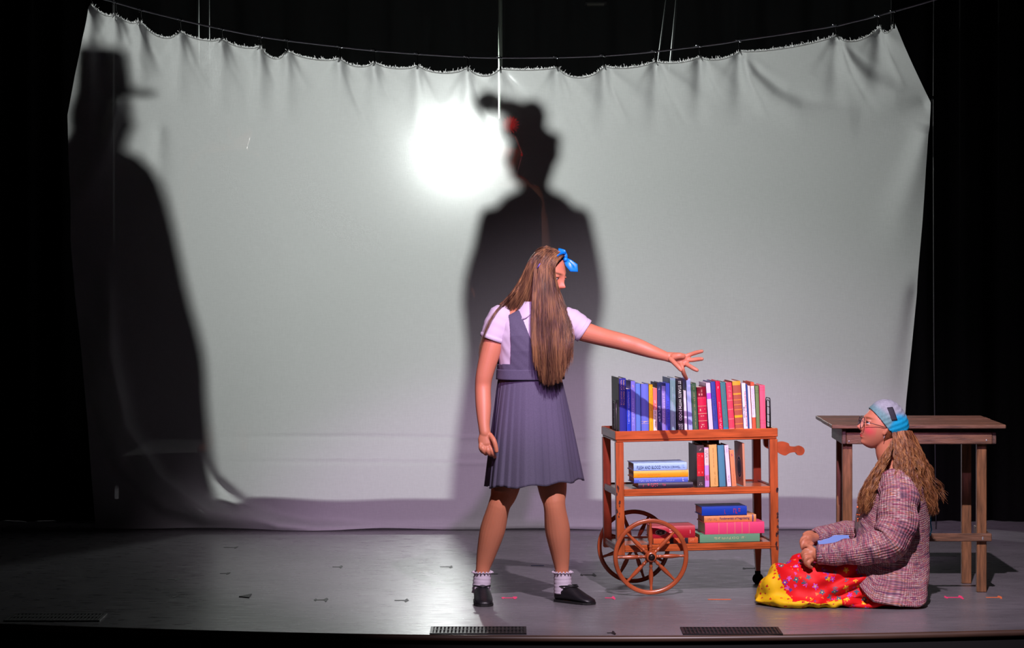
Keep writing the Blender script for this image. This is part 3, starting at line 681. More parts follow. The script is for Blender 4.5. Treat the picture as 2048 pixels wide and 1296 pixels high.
stand(1330.4, 1338.6, 766.5, .16, (70, 84, 205), 'royal blue book with dark lettering left of the pale teal one', G1, bulge=.001, titles=((None, .7, .05, .5, .6, (40, 44, 130)),))
stand(1339.2, 1350.4, 756, .19, (132, 168, 176), 'tall pale teal book left of the black one', G1, bulge=.002, titles=((None, .85, .15, .45, .22, (205, 225, 228)),), bands=((.97, 1.0, (120, 150, 165)),))
stand(1351.2, 1365.2, 756.5, .18, (34, 28, 38), 'black book with bold white capital title about food', G1, bulge=.001, lean=1.2, titles=(("IT STARTS WITH FOOD", .95, .28, .5, .42, WH), (None, .22, .06, .65, .28, (190, 185, 190)), (None, .22, .06, .3, .28, (190, 185, 190))))
stand(1365.8, 1371, 781, .13, (235, 228, 238), 'thin white pamphlet right of the black food book', G1, paper=True, bulge=.0003, lean=1.4)
stand(1371.8, 1380.2, 757.5, .17, (168, 182, 240), 'pale blue book under the reaching fingertip', G1, bulge=.001, lean=2.0)
stand(1380.8, 1391.6, 766.5, .17, (64, 98, 68), 'dark green book with gold vertical title right of the pale blue one', G1, bulge=.002, lean=2.4, titles=((None, .95, .88, .5, .25, (215, 200, 120)), (None, .83, .15, .5, .2, (215, 200, 120)), (None, .06, .01, .5, .4, (215, 200, 120))))
stand(1392.4, 1411.2, 774.5, .15, (128, 14, 38), 'thick maroon leather book with gilt spine lines', G1, bulge=.005, lean=2.2, bands=((.775, .80, (205, 22, 72)), (.62, .775, (205, 20, 66)), (.47, .61, (190, 18, 60)), (.32, .46, (186, 18, 58)), (.13, .31, (182, 16, 56)), (.612, .618, (220, 190, 140)), (.46, .468, (220, 190, 140)), (.312, .32, (220, 190, 140)), (.1, .108, (220, 190, 140)), (.776, .782, (220, 190, 140))), titles=((None, .95, .84, .5, .7, (215, 150, 130)), (None, .56, .5, .5, .6, (220, 180, 150)), (None, .42, .36, .45, .4, (220, 180, 150)), (None, .25, .18, .45, .4, (220, 180, 150))))
stand(1411.4, 1420, 766, .17, (226, 212, 236), 'white book with a bright violet spine label', G1, bulge=.0012, lean=3.2, bands=((.70, .81, (186, 96, 226)),))
stand(1420.6, 1430, 763.5, .18, (58, 72, 152), 'denim blue book with faint dark lettering', G1, bulge=.002, lean=3.3, titles=((None, .85, .3, .5, .45, (40, 46, 105)), (None, .06, .03, .4, .4, (140, 145, 190))))
stand(1430.6, 1439.4, 762.5, .18, (228, 16, 66), 'crimson book with pale pink vertical title', G1, bulge=.0016, lean=3.4, titles=((None, .92, .87, .45, .35, (250, 190, 200)), (None, .62, .36, .5, .2, (250, 190, 200)), (None, .33, .02, .5, .45, (250, 190, 200))))
stand(1440, 1450.6, 764.5, .18, (68, 128, 128), 'teal book with a blue band near its foot', G1, bulge=.0018, lean=3.4, bands=((.115, .16, (26, 140, 176)), (.0, .115, (84, 142, 160))), titles=((None, .9, .2, .4, .18, (130, 150, 120)),))
stand(1451.2, 1463.4, 765.5, .17, (242, 72, 92), 'coral red ribbed-spine book', G1, bulge=.004, lean=3.3, bands=((.66, .675, (250, 130, 120)), (.49, .505, (250, 130, 120)), (.31, .325, (250, 130, 120)), (.13, .145, (250, 130, 120))), titles=((None, .93, .72, .5, .5, (250, 150, 130)),))
stand(1464, 1481, 762.5, .18, (176, 92, 66), 'brown book with many gold spine bands', G1, bulge=.004, lean=3.2, bands=tuple([(.925, 1.0, (238, 172, 44)), (.75, .78, (240, 165, 40)), (.33, .375, (244, 180, 20))]+[(z, z+.014, (226, 140, 50)) for z in (.65, .56, .47, .21, .12, .02)]))
stand(1481.6, 1491, 766.5, .17, (238, 232, 244), 'white book with red title and black author name on the top tray', G1, bulge=.0008, lean=2.6, titles=(("THE ADVENTURES OF TOM SAWYER", .85, .17, .76, .32, (190, 30, 40)), ("Mark Twain", .55, .34, .3, .32, (30, 28, 34))))
stand(1491.6, 1494.4, 768, .15, (44, 84, 150), 'very thin blue booklet between two white books', G1, paper=True, bulge=.0003, lean=2.4)
stand(1494.8, 1500, 771.5, .14, (240, 226, 216), 'thin cream-white book right of the blue booklet', G1, paper=True, bulge=.0008, lean=2.2)
stand(1500.6, 1508.4, 764.5, .17, (232, 98, 62), 'orange book with a tall white lettered label', G1, bulge=.0012, lean=2.0, bands=((.34, .93, (232, 232, 246)),), titles=((None, .9, .38, .35, .25, (80, 80, 160)), (None, .9, .5, .7, .22, (80, 80, 160))))
stand(1509, 1517.4, 771.5, .17, (112, 142, 84), 'olive green book left of the pink one', G1, bulge=.002, lean=1.4, bands=((.9, .905, (70, 90, 50)), (.86, .865, (70, 90, 50))))
stand(1518, 1530.4, 770.5, .17, (250, 98, 122), 'pink book at the right end of the top row', G1, bulge=.003, lean=.9, bands=tuple((z, z+.006, (226, 70, 100)) for z in (.95, .9, .3, .24, .12)))
wirem = mat('bookend_wire', (130, 132, 126), rough=.35, metal=.7); wireb = mat('bookend_black', (14, 14, 15), rough=.4, metal=.4)
def bookend(u, label, m_, flip):
    b = thing('wire_bookend', label, 'bookend', matrix=CM @ Matrix.Translation((u, 0, .7032)), group='wire bookends on the top tray')
    for y0, y1, h in ((.035, .13, .165), (.05, .115, .155)):
        MB().tube([(0, y0, .002), (0, y0, h-.01), (0, y0+.01, h), (0, y1-.01, h), (0, y1, h-.01), (0, y1, .002)], .002, 8).build('wire_loop', m_, b, True)
    mm = MB()
    for z in (.02, .055, .09, .125): mm.tube([(0, .035, z), (0, .13, z)], .0015, 6)
    mm.build('cross_wires', m_, b, True)
    MB().tube([(0, .035, .002), (flip*.05, .035, .002), (flip*.05, .13, .002), (0, .13, .002)], .0019, 8).build('foot_wire', m_, b, True)
bookend(.0112, 'grey wire bookend at the left end of the top tray', wirem, .0)
bookend(.7165, 'black wire bookend at the right end of the top tray', wireb, 0)

# horizontal stacks: local z (height) runs along +x of the cart, thickness upwards
def lay(px0, px1, z0, z1, d, col, label, group, v=.03, yaw=0.0, **kw):
    L_ = (px1-px0)*13.38/F; u0 = KU(px0, z0)
    M_ = CM @ Matrix.Translation((u0, v, z0)) @ Matrix.Rotation(math.radians(yaw), 4, 'Z') @ Matrix(((0, 0, 1, 0), (0, 1, 0, 0), (1, 0, 0, 0), (0, 0, 0, 1)))
    # thickness axis x -> world up, length z -> world +x ; mirrored frame, so text is laid with swapped sign
    return book_flat(M_, z1-z0, d, L_, col, label, group, **kw)
def book_flat(M_, w_, d, h, col, label, group, **kw):
    # proper rotation: x->z, z->-x then shifted so that the book's head is on the left
    R3 = M_ @ Matrix(((0, 0, 1, 0), (0, 1, 0, 0), (1, 0, 0, 0), (0, 0, 0, 1)))   # undo to cart axes
    Mx = R3 @ Matrix.Translation((h, 0, 0)) @ Matrix.Rotation(-PI/2, 4, 'Y')
    return book(Mx, w_, d, h, col, label, group, **kw)
def zc(py, u): return H0-(py-480)*13.32/F - u*.0175
G2 = 'stack of books lying on the middle shelf, left'
u_ = .1; zsh = .4745
hs = [(.4750, .4985), (.4990, .5225), (.5230, .5540), (.5545, .5885)]
lay(1275.5, 1386, *hs[0], .17, (52, 44, 58), 'black book with red lettering at the bottom of the middle shelf stack', G2, bulge=.004, titles=((None, .86, .62, .6, .6, (230, 40, 90)), (None, .56, .50, .6, .5, (180, 40, 80)), (None, .93, .9, .45, .4, (230, 40, 90))))
lay(1267, 1376, *hs[1], .16, (88, 112, 205), 'blue book lying second from the bottom on the middle shelf', G2, bulge=.003, titles=((None, .9, .45, .4, .3, (205, 215, 245)), (None, .4, .25, .4, .2, (205, 215, 245)), (None, .1, .07, .5, .6, (225, 230, 250))))
lay(1266, 1376.5, *hs[2], .16, (244, 172, 30), 'mustard yellow book lying in the middle shelf stack', G2, bulge=.004, v=.028, titles=((None, .93, .5, .45, .22, (226, 110, 40)), (None, .12, .04, .7, .2, (226, 140, 40))))
lay(1266, 1373, *hs[3], .17, (160, 200, 236), 'pale blue thriller lying on top of the middle shelf stack', G2, bulge=.003, v=.026, titles=(("FLESH AND BLOOD", .94, .49, .42, .44, (30, 50, 88)), ("PATRICIA CORNWELL", .47, .12, .42, .30, (44, 64, 105)), (None, .09, .04, .5, .4, (110, 150, 190))))
G3 = 'books standing on the middle shelf'
kz = dict(zs=.4745)
def emblem_face(b, w_, d, h, ys):
    m_ = MB(); 
    for r, dx, c in ((.052, .0012, (235, 225, 215)), (.047, .0016, (30, 24, 60)), (.036, .0020, (200, 170, 150)), (.032, .0024, (30, 24, 60))):
        m_ = MB(); n_ = 28
        m_.add([(-dx, .075+r*math.cos(a), h*.42+r*math.sin(a)) for a in np.linspace(0, 2*PI, n_, endpoint=False)], [tuple(range(n_))]); m_.build('round_emblem', inkm(c), b)
stand(1393.4, 1408, 890.5, .20, (70, 60, 58), 'black book with a tall red lettered label on the middle shelf', G3, bulge=.002, v=.03, bands=((.26, .82, (205, 14, 30)),)+tuple((z, z+.006, (225, 120, 110)) for z in (.70, .62, .52, .42, .30)), titles=((None, .92, .87, .5, .3, (210, 200, 190)), (None, .76, .72, .5, .6, (240, 120, 110)), (None, .37, .33, .5, .6, (240, 120, 110)), (None, .1, .06, .5, .4, (200, 190, 180))), **kz)
stand(1408.4, 1417.2, 895.5, .15, (196, 150, 216), 'mauve paperback with a cream upper spine', G3, paper=True, lean=0.6, bulge=.0008, bands=((.55, .98, (238, 214, 200)), (.16, .30, (214, 110, 160))), titles=((None, .96, .75, .5, .6, (120, 80, 100)), (None, .7, .6, .5, .4, (150, 110, 110)), (None, .27, .18, .5, .5, (60, 40, 80))), v=.03, **kz)
stand(1417.8, 1433.8, 889.5, .17, (226, 180, 102), 'straw yellow book on the middle shelf', G3, lean=1.8, bulge=.003, titles=((None, .92, .45, .5, .12, (170, 130, 70)), (None, .35, .05, .6, .2, (180, 140, 70))), v=.03, **kz)
stand(1405.5, 1419, 879.8, .05, (60, 44, 28), 'tall dark book behind the mauve paperback, reaching the tray', G3, v=.235, **kz)
stand(1419.4, 1433, 880, .05, (66, 48, 28), 'tall dark book behind the straw yellow one', G3, v=.235, **kz)
stand(1435, 1448, 890.5, .17, (78, 140, 160), 'plain teal blue book on the middle shelf', G3, lean=2.2, bulge=.003, v=.03, **kz)
stand(1449, 1457, 890.5, .16, (236, 224, 240), 'white book with faint lettering on the middle shelf', G3, lean=3.6, bulge=.0008, titles=((None, .95, .8, .5, .4, (150, 140, 160)), (None, .28, .06, .5, .35, (150, 140, 160))), v=.03, **kz)
stand(1436, 1445, 880.5, .05, (44, 36, 36), 'dark book behind the teal blue one', G3, v=.235, lean=1, **kz)
stand(1445.6, 1456.5, 880, .05, (52, 40, 38), 'dark book behind the white one', G3, v=.235, lean=1, **kz)
stand(1459, 1468, 900.5, .15, (232, 148, 96), 'peach orange short book on the middle shelf', G3, paper=True, lean=3.8, bulge=.0008, titles=((None, .9, .84, .5, .4, (120, 40, 120)), (None, .5, .05, .5, .25, (200, 110, 90))), v=.03, **kz)
stand(1481, 1489.5, 886.5, .18, (205, 146, 106), 'speckled tan book with a round dark emblem, right end of middle shelf', G3, lean=1.2, bulge=.001, emblem=emblem_face, v=.03, **kz)
G4 = 'books lying on the lower shelf, right stack'
zl = .2240
lay(1399, 1521, zl, zl+.036, .20, (112, 168, 132), 'green book at the bottom of the lower shelf stack', G4, bulge=.001, titles=((None, .76, .24, .5, .3, (226, 215, 160)),))
lay(1409.5, 1530, zl+.0365, zl+.0885, .19, (246, 76, 128), 'thick pink book in the lower shelf stack', G4, bulge=.003, bands=tuple((z, z+.012, (238, 130, 120)) for z in (.76, .62, .49, .37, .25)))
lay(1408.5, 1514, zl+.089, zl+.121, .17, (230, 152, 90), 'tan book with dark blue gothic title in the lower shelf stack', G4, bulge=.004, v=.04, titles=(("Fundamentals of Negotiating", .70, .13, .5, .42, (60, 40, 110)), (None, .93, .76, .45, .28, (150, 100, 90))), bands=((.05, .075, (90, 70, 130)),))
lay(1403.5, 1495, zl+.1215, zl+.160, .17, (18, 66, 182), 'cobalt blue book on top of the lower shelf stack', G4, bulge=.002, v=.035, titles=((None, .50, .47, .4, .5, (150, 50, 110)), (None, .30, .14, .45, .6, (180, 40, 90))))
G5 = 'books lying on the lower shelf behind the wheel'
def emblem_red(b, w_, d, h, ys):
    for r, e, c in ((.019, .0012, (235, 225, 225)), (.0165, .0016, (60, 45, 50))):
        n_ = 20; m_ = MB(); zc_ = h*.80
        m_.add([(w_*.5+.82*r*(1+.07*math.cos(6*a))*math.cos(a)*.85, ys(w_*.5+.82*r*(1+.07*math.cos(6*a))*math.cos(a)*.85)-e, zc_+1.35*r*math.sin(a)) for a in np.linspace(0, 2*PI, n_, endpoint=False)], [tuple(range(n_))]); m_.build('round_emblem', inkm(c), b)
    a, fs = squiggle(.036, .012, 9); m_ = MB(); m_.add([(w_*.35+p[1], ys(w_*.5)-.0021, h*.80+.018-p[0]) for p in a], fs); m_.build('title', inkm((225, 215, 215)), b)
lay(1306, 1396, zl, zl+.024, .15, (214, 100, 52), 'orange book under the red one behind the wheel', G5, bulge=.001, paper=True, bands=((.22, .30, (30, 26, 44)), (.55, .63, (30, 26, 44))), titles=((None, .17, .08, .5, .5, (240, 150, 110)),))
lay(1303, 1390, zl+.0245, zl+.079, .16, (190, 34, 54), 'thick red book with a black and white round emblem behind the wheel', G5, bulge=.006, emblem=emblem_red, titles=((None, .66, .58, .5, .5, (240, 170, 160)), (None, .12, .09, .5, .3, (245, 190, 180))))
# ------------------------------------------------------------------ people
def head_matrix(c, face, up=(0, 0, 1), s=1.0):
    x = Vector(face).normalized(); z = Vector(up); z = (z-x*z.dot(x)).normalized(); y = z.cross(x)
    return Matrix.Translation(c) @ Matrix(((x.x*s, y.x*s, z.x*s, 0), (x.y*s, y.y*s, z.y*s, 0), (x.z*s, y.z*s, z.z*s, 0), (0, 0, 0, 1)))
def gauss(p, c, s): 
    q = (p-np.array(c))/np.array(s); return np.exp(-(q*q).sum(-1))
def head_local(nu=120, nv=90):
    """head, face towards +x, 0.22 high; returns verts, faces"""
    th = np.linspace(0.0, PI, nv+1)[:, None]; ph = np.linspace(0, 2*PI, nu, endpoint=False)[None, :]
    d = np.stack([np.sin(th)*np.cos(ph), np.sin(th)*np.sin(ph), np.cos(th)*np.ones_like(ph)], -1)
    z = d[..., 2]; x = d[..., 0]; y = d[..., 1]
    lo = np.clip(-z, 0, 1)
    X = x*.094*np.where(x > 0, .93, 1.0)-.004; Y = y*.072*(1-.30*lo**1.6); Z = z*.112
    X = np.where(x < 0, X*(1-.50*lo**1.5), X)+.030*lo**1.5          # jaw forward, nape in
    p = np.stack([X, Y, Z], -1)
    f = np.clip(x, 0, 1)
    g = lambda c, s: gauss(p, c, s)
    dx = (.006*g((.085, 0, .030), (.03, .05, .012))            # brow
          - .010*(g((.075, .032, .006), (.03, .016, .012))+g((.075, -.032, .006), (.03, .016, .012)))   # sockets
          + .024*g((.09, 0, -.024), (.05, .0095, .013)) + .011*g((.09, 0, -.004), (.05, .0085, .022)) + .006*g((.09, 0, .012), (.05, .01, .02))
          + .007*(g((.09, .011, -.030), (.05, .007, .008))+g((.09, -.011, -.030), (.05, .007, .008)))
          + .009*g((.085, 0, -.054), (.05, .019, .0055)) + .0095*g((.08, 0, -.066), (.05, .017, .0055)) - .004*g((.085, 0, -.0597), (.05, .022, .0022))
          + .012*g((.07, 0, -.094), (.06, .022, .014)) + .005*(g((.07, .036, -.03), (.05, .022, .025))+g((.07, -.036, -.03), (.05, .022, .025))))
    p[..., 0] += dx*np.clip(x*2.2, 0, 1)
    V = p.reshape(-1, 3).copy()
    V[:nu, :2] += d[1].reshape(-1, 3)[:, :2]*1e-4; V[-nu:, :2] += d[-2].reshape(-1, 3)[:, :2]*1e-4
    F_ = []
    for j in range(nv):
        for i in range(nu): F_.append((j*nu+i, (j+1)*nu+i, (j+1)*nu+(i+1) % nu, j*nu+(i+1) % nu))
    F_.append(tuple(range(nu))); F_.append(tuple(reversed(range(nv*nu, nv*nu+nu))))
    return V, F_
HEADV, HEADF = head_local()
def add_head(mb, M):
    mb.add([M @ Vector(v) for v in HEADV], HEADF)
    for s in (1, -1):   # eyelids
        mb.ell(M @ Vector((.0665, s*.0315, .0125)), (.0150, .0160, .0080), M.to_3x3(), 18, 10); mb.ell(M @ Vector((.0655, s*.0315, -.0035)), (.0140, .0150, .0050), M.to_3x3(), 18, 10)
    for s in (1, -1):   # ears
        mb.ell(M @ Vector((-.014, s*.072, -.008)), (.009, .007, .030), (M.to_3x3() @ Matrix.Rotation(-.25, 3, 'Y') @ Matrix.Rotation(s*.35, 3, 'Z')), 14, 10)
        mb.ell(M @ Vector((-.006, s*.068, -.026)), (.008, .006, .012), M.to_3x3(), 12, 8)
def to_local(M, a):
    Mi = np.array(M.inverted()); return a @ Mi[:3, :3].T + Mi[:3, 3]
SKIN = np.array(lin((194, 122, 92))[:3])
def skin_paint(me, M, blush=.5, lip=(176, 60, 62), brow=(88, 58, 40), hands=()):
    a = getv(me); q = to_local(M, a); c = np.tile(SKIN, (len(a), 1)); n = 1+.05*vnoise(a, 22)[:, None]
    c *= n
    def mixc(col, w_): c[...] = c*(1-w_[:, None])+np.array(lin(col)[:3])*w_[:, None]
    front = (q[:, 0] > .03)
    for s in (1, -1):
        mixc((214, 74, 84), blush*front*gauss(q, (.07, s*.047, -.032), (.05, .024, .022)))
        mixc(brow, .85*front*np.clip(gauss(q, (.088, s*.034, .026), (.05, .019, .0042))*1.6, 0, 1))
        mixc((120, 66, 60), .5*front*np.clip(gauss(q, (.08, s*.031, .010), (.05, .016, .006)), 0, 1))
    lipm = front*np.clip(gauss(q, (.095, 0, -.0605), (.06, .021, .0098))*2.2-.75, 0, 1)*(q[:, 0] > .07)
    mixc(lip, np.clip(lipm, 0, 1)*.9)
    mixc((190, 90, 74), .35*front*gauss(q, (.115, 0, -.026), (.02, .014, .014)))
    for h in hands: mixc((206, 112, 92), .35*np.exp(-((a-np.array(h))**2).sum(-1)/.02**2))
    paint(me, np.clip(c, 0, 1))
skin_m = mat('skin', (194, 122, 92), rough=.48, spec=.4, attr='tone', sss=.10, bump=.08, bscale=260)
eye_w = mat('eye_white', (225, 218, 212), rough=.2); iris_m = mat('iris', (62, 70, 74), rough=.15); pup = mat('pupil', (6, 6, 7), rough=.1); lash = mat('eyelash', (30, 20, 18), rough=.7)
def eyes(root, M, look=0.0):
    for s in (1, -1):
        c = Vector((.0662, s*.0315, .0035)); S3 = M.to_3x3()
        e = MB().ell(M @ c, (.0125, .0125, .0115), S3, 20, 14).build('eye', eye_w, root, True, True)
        MB().ell(M @ (c+Vector((.0085, 0, look))), (.0044, .0055, .0055), S3, 16, 10).build('iris', iris_m, e, True, True)
        MB().ell(M @ (c+Vector((.0112, 0, look))), (.0022, .0026, .0026), S3, 12, 8).build('pupil', pup, e, True, True)
        lid = MB(); lid.tube([M @ (c+Vector((.0120*math.cos(t)+.0015, .0145*math.sin(t), .0062-.0030*math.sin(t)**2))) for t in np.linspace(-1.15, 1.15, 9)], .0016, 6)
        lid.build('eyelash', lash, e, True, True)
def chain(mb, pts, rad, n=22, ref=None, q=5):
    p = np.array([tuple(x) for x in pts]); k = len(p); r = np.array(rad, float)
    if k > 2:
        P2 = []; R2 = []
        for i in range(k-1):
            p0, p1, p2, p3 = p[max(i-1, 0)], p[i], p[i+1], p[min(i+2, k-1)]; r0, r1, r2, r3 = r[max(i-1, 0)], r[i], r[i+1], r[min(i+2, k-1)]
            for j in range(q):
                f = j/q; w = lambda a, b_, c, d_: .5*(2*b_+(c-a)*f+(2*a-5*b_+4*c-d_)*f*f+(3*b_-a-3*c+d_)*f**3)
                P2.append(w(p0, p1, p2, p3)); R2.append(float(w(r0, r1, r2, r3)))
        P2.append(p[-1]); R2.append(float(r[-1])); p, r = P2, R2
    mb.tube([tuple(x) for x in p], [float(x) for x in r], max(n, 14), ref, True, True)

def strands(guides, n, r=0.0011, jit=0.006, wave=0.0, wl=0.08, seg=26, seed=1, taper=.5, clump=0, frizz=0.0, lenjit=.12, thin=3):
    """hair between guide curves (a list of rows of guides = 2-D grid, or one row); returns MB"""
    R = np.random.RandomState(seed); mb = MB()
    if not isinstance(guides[0][0], (list, tuple)): guides = [guides]
    A = np.array([[[tuple(p) for p in g] for g in row] for row in guides], float)      # rows, cols, k, 3
    nr, nc, k, _ = A.shape
    tt = np.linspace(0, k-1, seg)
    # smooth resample along guides (Catmull-Rom)
    def cr(P_, t):
        i = np.clip(t.astype(int), 0, k-2); f = (t-i)[:, None]
        p0 = P_[np.clip(i-1, 0, k-1)]; p1 = P_[i]; p2 = P_[i+1]; p3 = P_[np.clip(i+2, 0, k-1)]
        return .5*((2*p1)+(-p0+p2)*f+(2*p0-5*p1+4*p2-p3)*f*f+(-p0+3*p1-3*p2+p3)*f**3)
    B = np.array([[cr(A[a, b], tt) for b in range(nc)] for a in range(nr)])
    ncl = clump or max(1, n//14); cl = [(R.rand(), R.rand(), R.rand()*6.28, R.rand()*6.28, 1+.25*R.randn()) for _ in range(ncl)]
    cols = []
    for s in range(n):
        c = cl[R.randint(ncl)]; sp = .5/ max(ncl**.5, 1) if clump else .2
        a = np.clip(c[0]+R.randn()*.05, 0, 1)*(nr-1); b = np.clip(c[1]+R.randn()*(.04 if clump else .12), 0, 1)*(nc-1)
        ia = min(int(a), max(nr-2, 0)); fa = a-ia if nr > 1 else 0; ib = min(int(b), max(nc-2, 0)); fb = b-ib if nc > 1 else 0
        i2 = min(ia+1, nr-1); j2 = min(ib+1, nc-1)
        C = (B[ia, ib]*(1-fa)+B[i2, ib]*fa)*(1-fb)+(B[ia, j2]*(1-fa)+B[i2, j2]*fa)*fb
        t = np.linspace(0, 1, seg)
        ln = 1-abs(R.randn())*lenjit; C = np.array([np.interp(t*ln, t, C[:, q]) for q in range(3)]).T
        L_ = np.r_[0, np.cumsum(np.linalg.norm(np.diff(C, axis=0), axis=1))]
        off = R.randn(3)*jit; C = C+off*(.35+.65*t[:, None])
        if wave:
            ph = c[2]+R.randn()*.35; w_ = wl*c[4]
            C[:, 0] += wave*np.sin(L_/w_*6.283+ph)*np.clip(t*3, 0, 1); C[:, 1] += wave*.8*np.cos(L_/w_*6.283*1.07+c[3]+R.randn()*.3)*np.clip(t*3, 0, 1)
            C[:, 2] += wave*.3*np.sin(L_/w_*6.283*.9+ph+1)*np.clip(t*3, 0, 1)
        if frizz: C = C+np.cumsum(R.randn(seg, 3)*frizz, axis=0)*t[:, None]
        rr = [r*(1-taper*x**2) for x in t]
        b0 = len(mb.v); mb.tube([tuple(p) for p in C], rr, thin, None, False)
        cols += [R.rand()]*(len(mb.v)-b0)
    return mb, np.array(cols)
def hair_mat(key, c0, c1, c2, rough=.38):
    m = mat(key, c0, rough=rough, spec=.45)
    N, L, b = nodes(m); a = N.new('ShaderNodeAttribute'); a.attribute_name = 'tone'
    tc = N.new('ShaderNodeTexCoord'); mp = N.new('ShaderNodeMapping'); mp.inputs['Scale'].default_value = (60, 60, 3); L.new(tc.outputs['Object'], mp.inputs[0])
    n_ = N.new('ShaderNodeTexNoise'); n_.inputs['Scale'].default_value = 1; L.new(mp.outputs[0], n_.inputs['Vector'])
    ad = N.new('ShaderNodeMath'); ad.operation = 'MULTIPLY_ADD'; ad.inputs[1].default_value = .38; L.new(a.outputs['Fac'], ad.inputs[0]); L.new(n_.outputs['Fac'], ad.inputs[2])
    cr = N.new('ShaderNodeValToRGB'); cr.color_ramp.elements[0].position = .38; cr.color_ramp.elements[0].color = lin(c0); cr.color_ramp.elements[1].position = 1.0; cr.color_ramp.elements[1].color = lin(c2)
    e = cr.color_ramp.elements.new(.65); e.color = lin(c1); L.new(ad.outputs[0], cr.inputs[0]); L.new(cr.outputs[0], b.inputs['Base Color'])
    b.inputs['Anisotropic'].default_value = .3
    return m
def build_hair(parts, name, m, root, kind=None):
    v = []; f = []; c = []
    mb = MB()
    for (x, cc) in parts: mb.add(x.v, x.f); c.append(cc)
    o = mb.build(name, m, root, True, True, kind=kind); c = np.concatenate(c); paint(o.data, np.tile(c[:, None], (1, 3))); return o

# ================================================================== standing girl
def girl():
    R = thing('person', 'standing girl in a grey school pinafore with long straight hair, reaching out over the books', 'person', P(1045, 1205, -.05).xy.to_3d())
    Mh = head_matrix(P(1094, 548, .0), (.80, -.52, -.34), (.12, 0, 1), .98)
    b = MB(); add_head(b, Mh)
    chain(b, [Mh @ Vector((-.03, 0, -.045)), P(1076, 598, .0), P(1066, 625, .0), P(1064, 650, .01)], [.05, .046, .05, .07])
    # torso
    T_ = [(645, 1071, .10, .07), (670, 1070, .135, .085), (700, 1068, .13, .09), (740, 1062, .115, .085), (780, 1060, .125, .09), (830, 1060, .15, .10), (880, 1060, .15, .10), (905, 1060, .12, .09)]
    b.tube([P(x, y, .02) for y, x, ra, rb in T_], [(ra, rb) for _, _, ra, rb in T_], 28, (1, 0, 0), True, True)
    chain(b, [P(1005, 642, .0), P(1066, 636, .02), P(1140, 648, .05)], [.05, .07, .048])
    # legs
    chain(b, [P(1028, 880, .02), P(1010, 978, -.01), P(998, 1012, -.03), P(985, 1060, .0), P(972, 1110, .025), P(965, 1143, .03), P(964, 1182, .03)], [.088, .062, .049, .0555, .042, .030, .033])
    chain(b, [P(1000, 1001, -.036), P(998, 1017, -.036)], [.036, .034])
    chain(b, [P(1095, 880, .02), P(1105, 978, -.01), P(1109, 1012, -.03), P(1115, 1060, .0), P(1121, 1110, .025), P(1124, 1143, .03), P(1125, 1180, .03)], [.088, .063, .048, .055, .041, .030, .033])
    chain(b, [P(1108, 999, -.036), P(1109, 1015, -.036)], [.036, .034])
    chain(b, [P(964, 1188, .03), P(970, 1203, -.09)], [.03, .024]); chain(b, [P(1127, 1188, .02), P(1165, 1202, -.05)], [.03, .024])
    # hanging arm (her right)
    chain(b, [P(1000, 645, .0), P(985, 690, -.02), P(970, 745, -.03), P(966, 775, -.03), P(967, 815, -.06), P(968, 850, -.09), P(970, 866, -.10)], [.05, .047, .039, .0355, .034, .026, .025])
    w0 = P(970, 866, -.10)
    b.tube([w0, P(971, 876, -.105), P(973, 888, -.11), P(974, 894, -.11)], [(.024, .02), (.034, .018), (.035, .017), (.030, .014)], 16, (1, 0, 0), True, True)
    for pts, r in (([(962, 886), (961, 893), (962, 899), (965, 904)], .0085), ([(967, 890), (966, 898), (968, 904), (972, 908)], .0092), ([(974, 892), (975, 900), (978, 907), (982, 910)], .0093), ([(980, 890), (982, 899), (986, 908), (990, 914)], .0090), ([(980, 870), (987, 880), (991, 892), (993, 902)], .0105)):
        yy = [-.11, -.125, -.12, -.105] if pts[0][0] != 980 or pts[0][1] != 870 else [-.11, -.135, -.14, -.14]
        chain(b, [P(x, y, q) for (x, y), q in zip(pts, yy)], [r*1.1, r*1.08, r*1.02, r*.88], 14)
    # reaching arm (her left)
    chain(b, [P(1138, 650, .06), P(1165, 662, .04), P(1205, 674, .01), P(1245, 684, -.02), P(1275, 693, -.02), P(1305, 704, -.03), P(1332, 713, -.03)], [.052, .045, .040, .0375, .036, .029, .021])
    b.tube([P(1330, 713, -.03), P(1343, 715, -.03), P(1358, 719, -.03), P(1370, 722, -.03)], [(.020, .02), (.024, .018), (.032, .016), (.031, .013)], 16, (0, 0, 1), True, True)
    fi = [([(1368, 714), (1381, 709), (1393, 705), (1404, 702.5)], [-0.030, -0.030, -0.040, -0.050], .0085), ([(1372, 720), (1384, 720), (1395, 718.5), (1404, 718)], [-0.030, -0.035, -0.040, -0.050], .0088), ([(1370, 727), (1379, 732), (1387, 737), (1394, 740.5)], [-0.035, -0.050, -0.060, -0.065], .009),
          ([(1362, 728), (1365, 738), (1368, 748), (1373, 757.5)], [-0.040, -0.055, -0.040, -0.010], .0088), ([(1341, 718), (1350, 727), (1358, 735), (1362, 740)], [-0.070, -0.095, -0.110, -0.115], .0098), ([(1348, 714), (1358, 712), (1365, 713)], [-0.045, -0.050, -0.045], .0135)]
    for pts, yy, r in fi: chain(b, [P(x, y, q) for (x, y), q in zip(pts, yy)], [r*1.2]+[r*1.1]*(len(pts)-2)+[r*.92], 14)
    me = fuse(b, .0030, 3); skin_paint(me, Mh, .45, (160, 60, 56), (96, 66, 44), hands=[P(1375, 722, -.03), P(975, 905, -.12)])
    shift(me, R.location); link('body', me, skin_m, R, True)
    eyes(R, Mh, -.003)
    # shirt: torso tube with wrinkles
    white = mat('white_shirt', (196, 184, 200), rough=.75, bump=.1, bscale=700)
    greyc = mat('grey_pinafore', (84, 80, 100), rough=.8, spec=.2, var=.08, vscale=200, bump=.12, bscale=900)
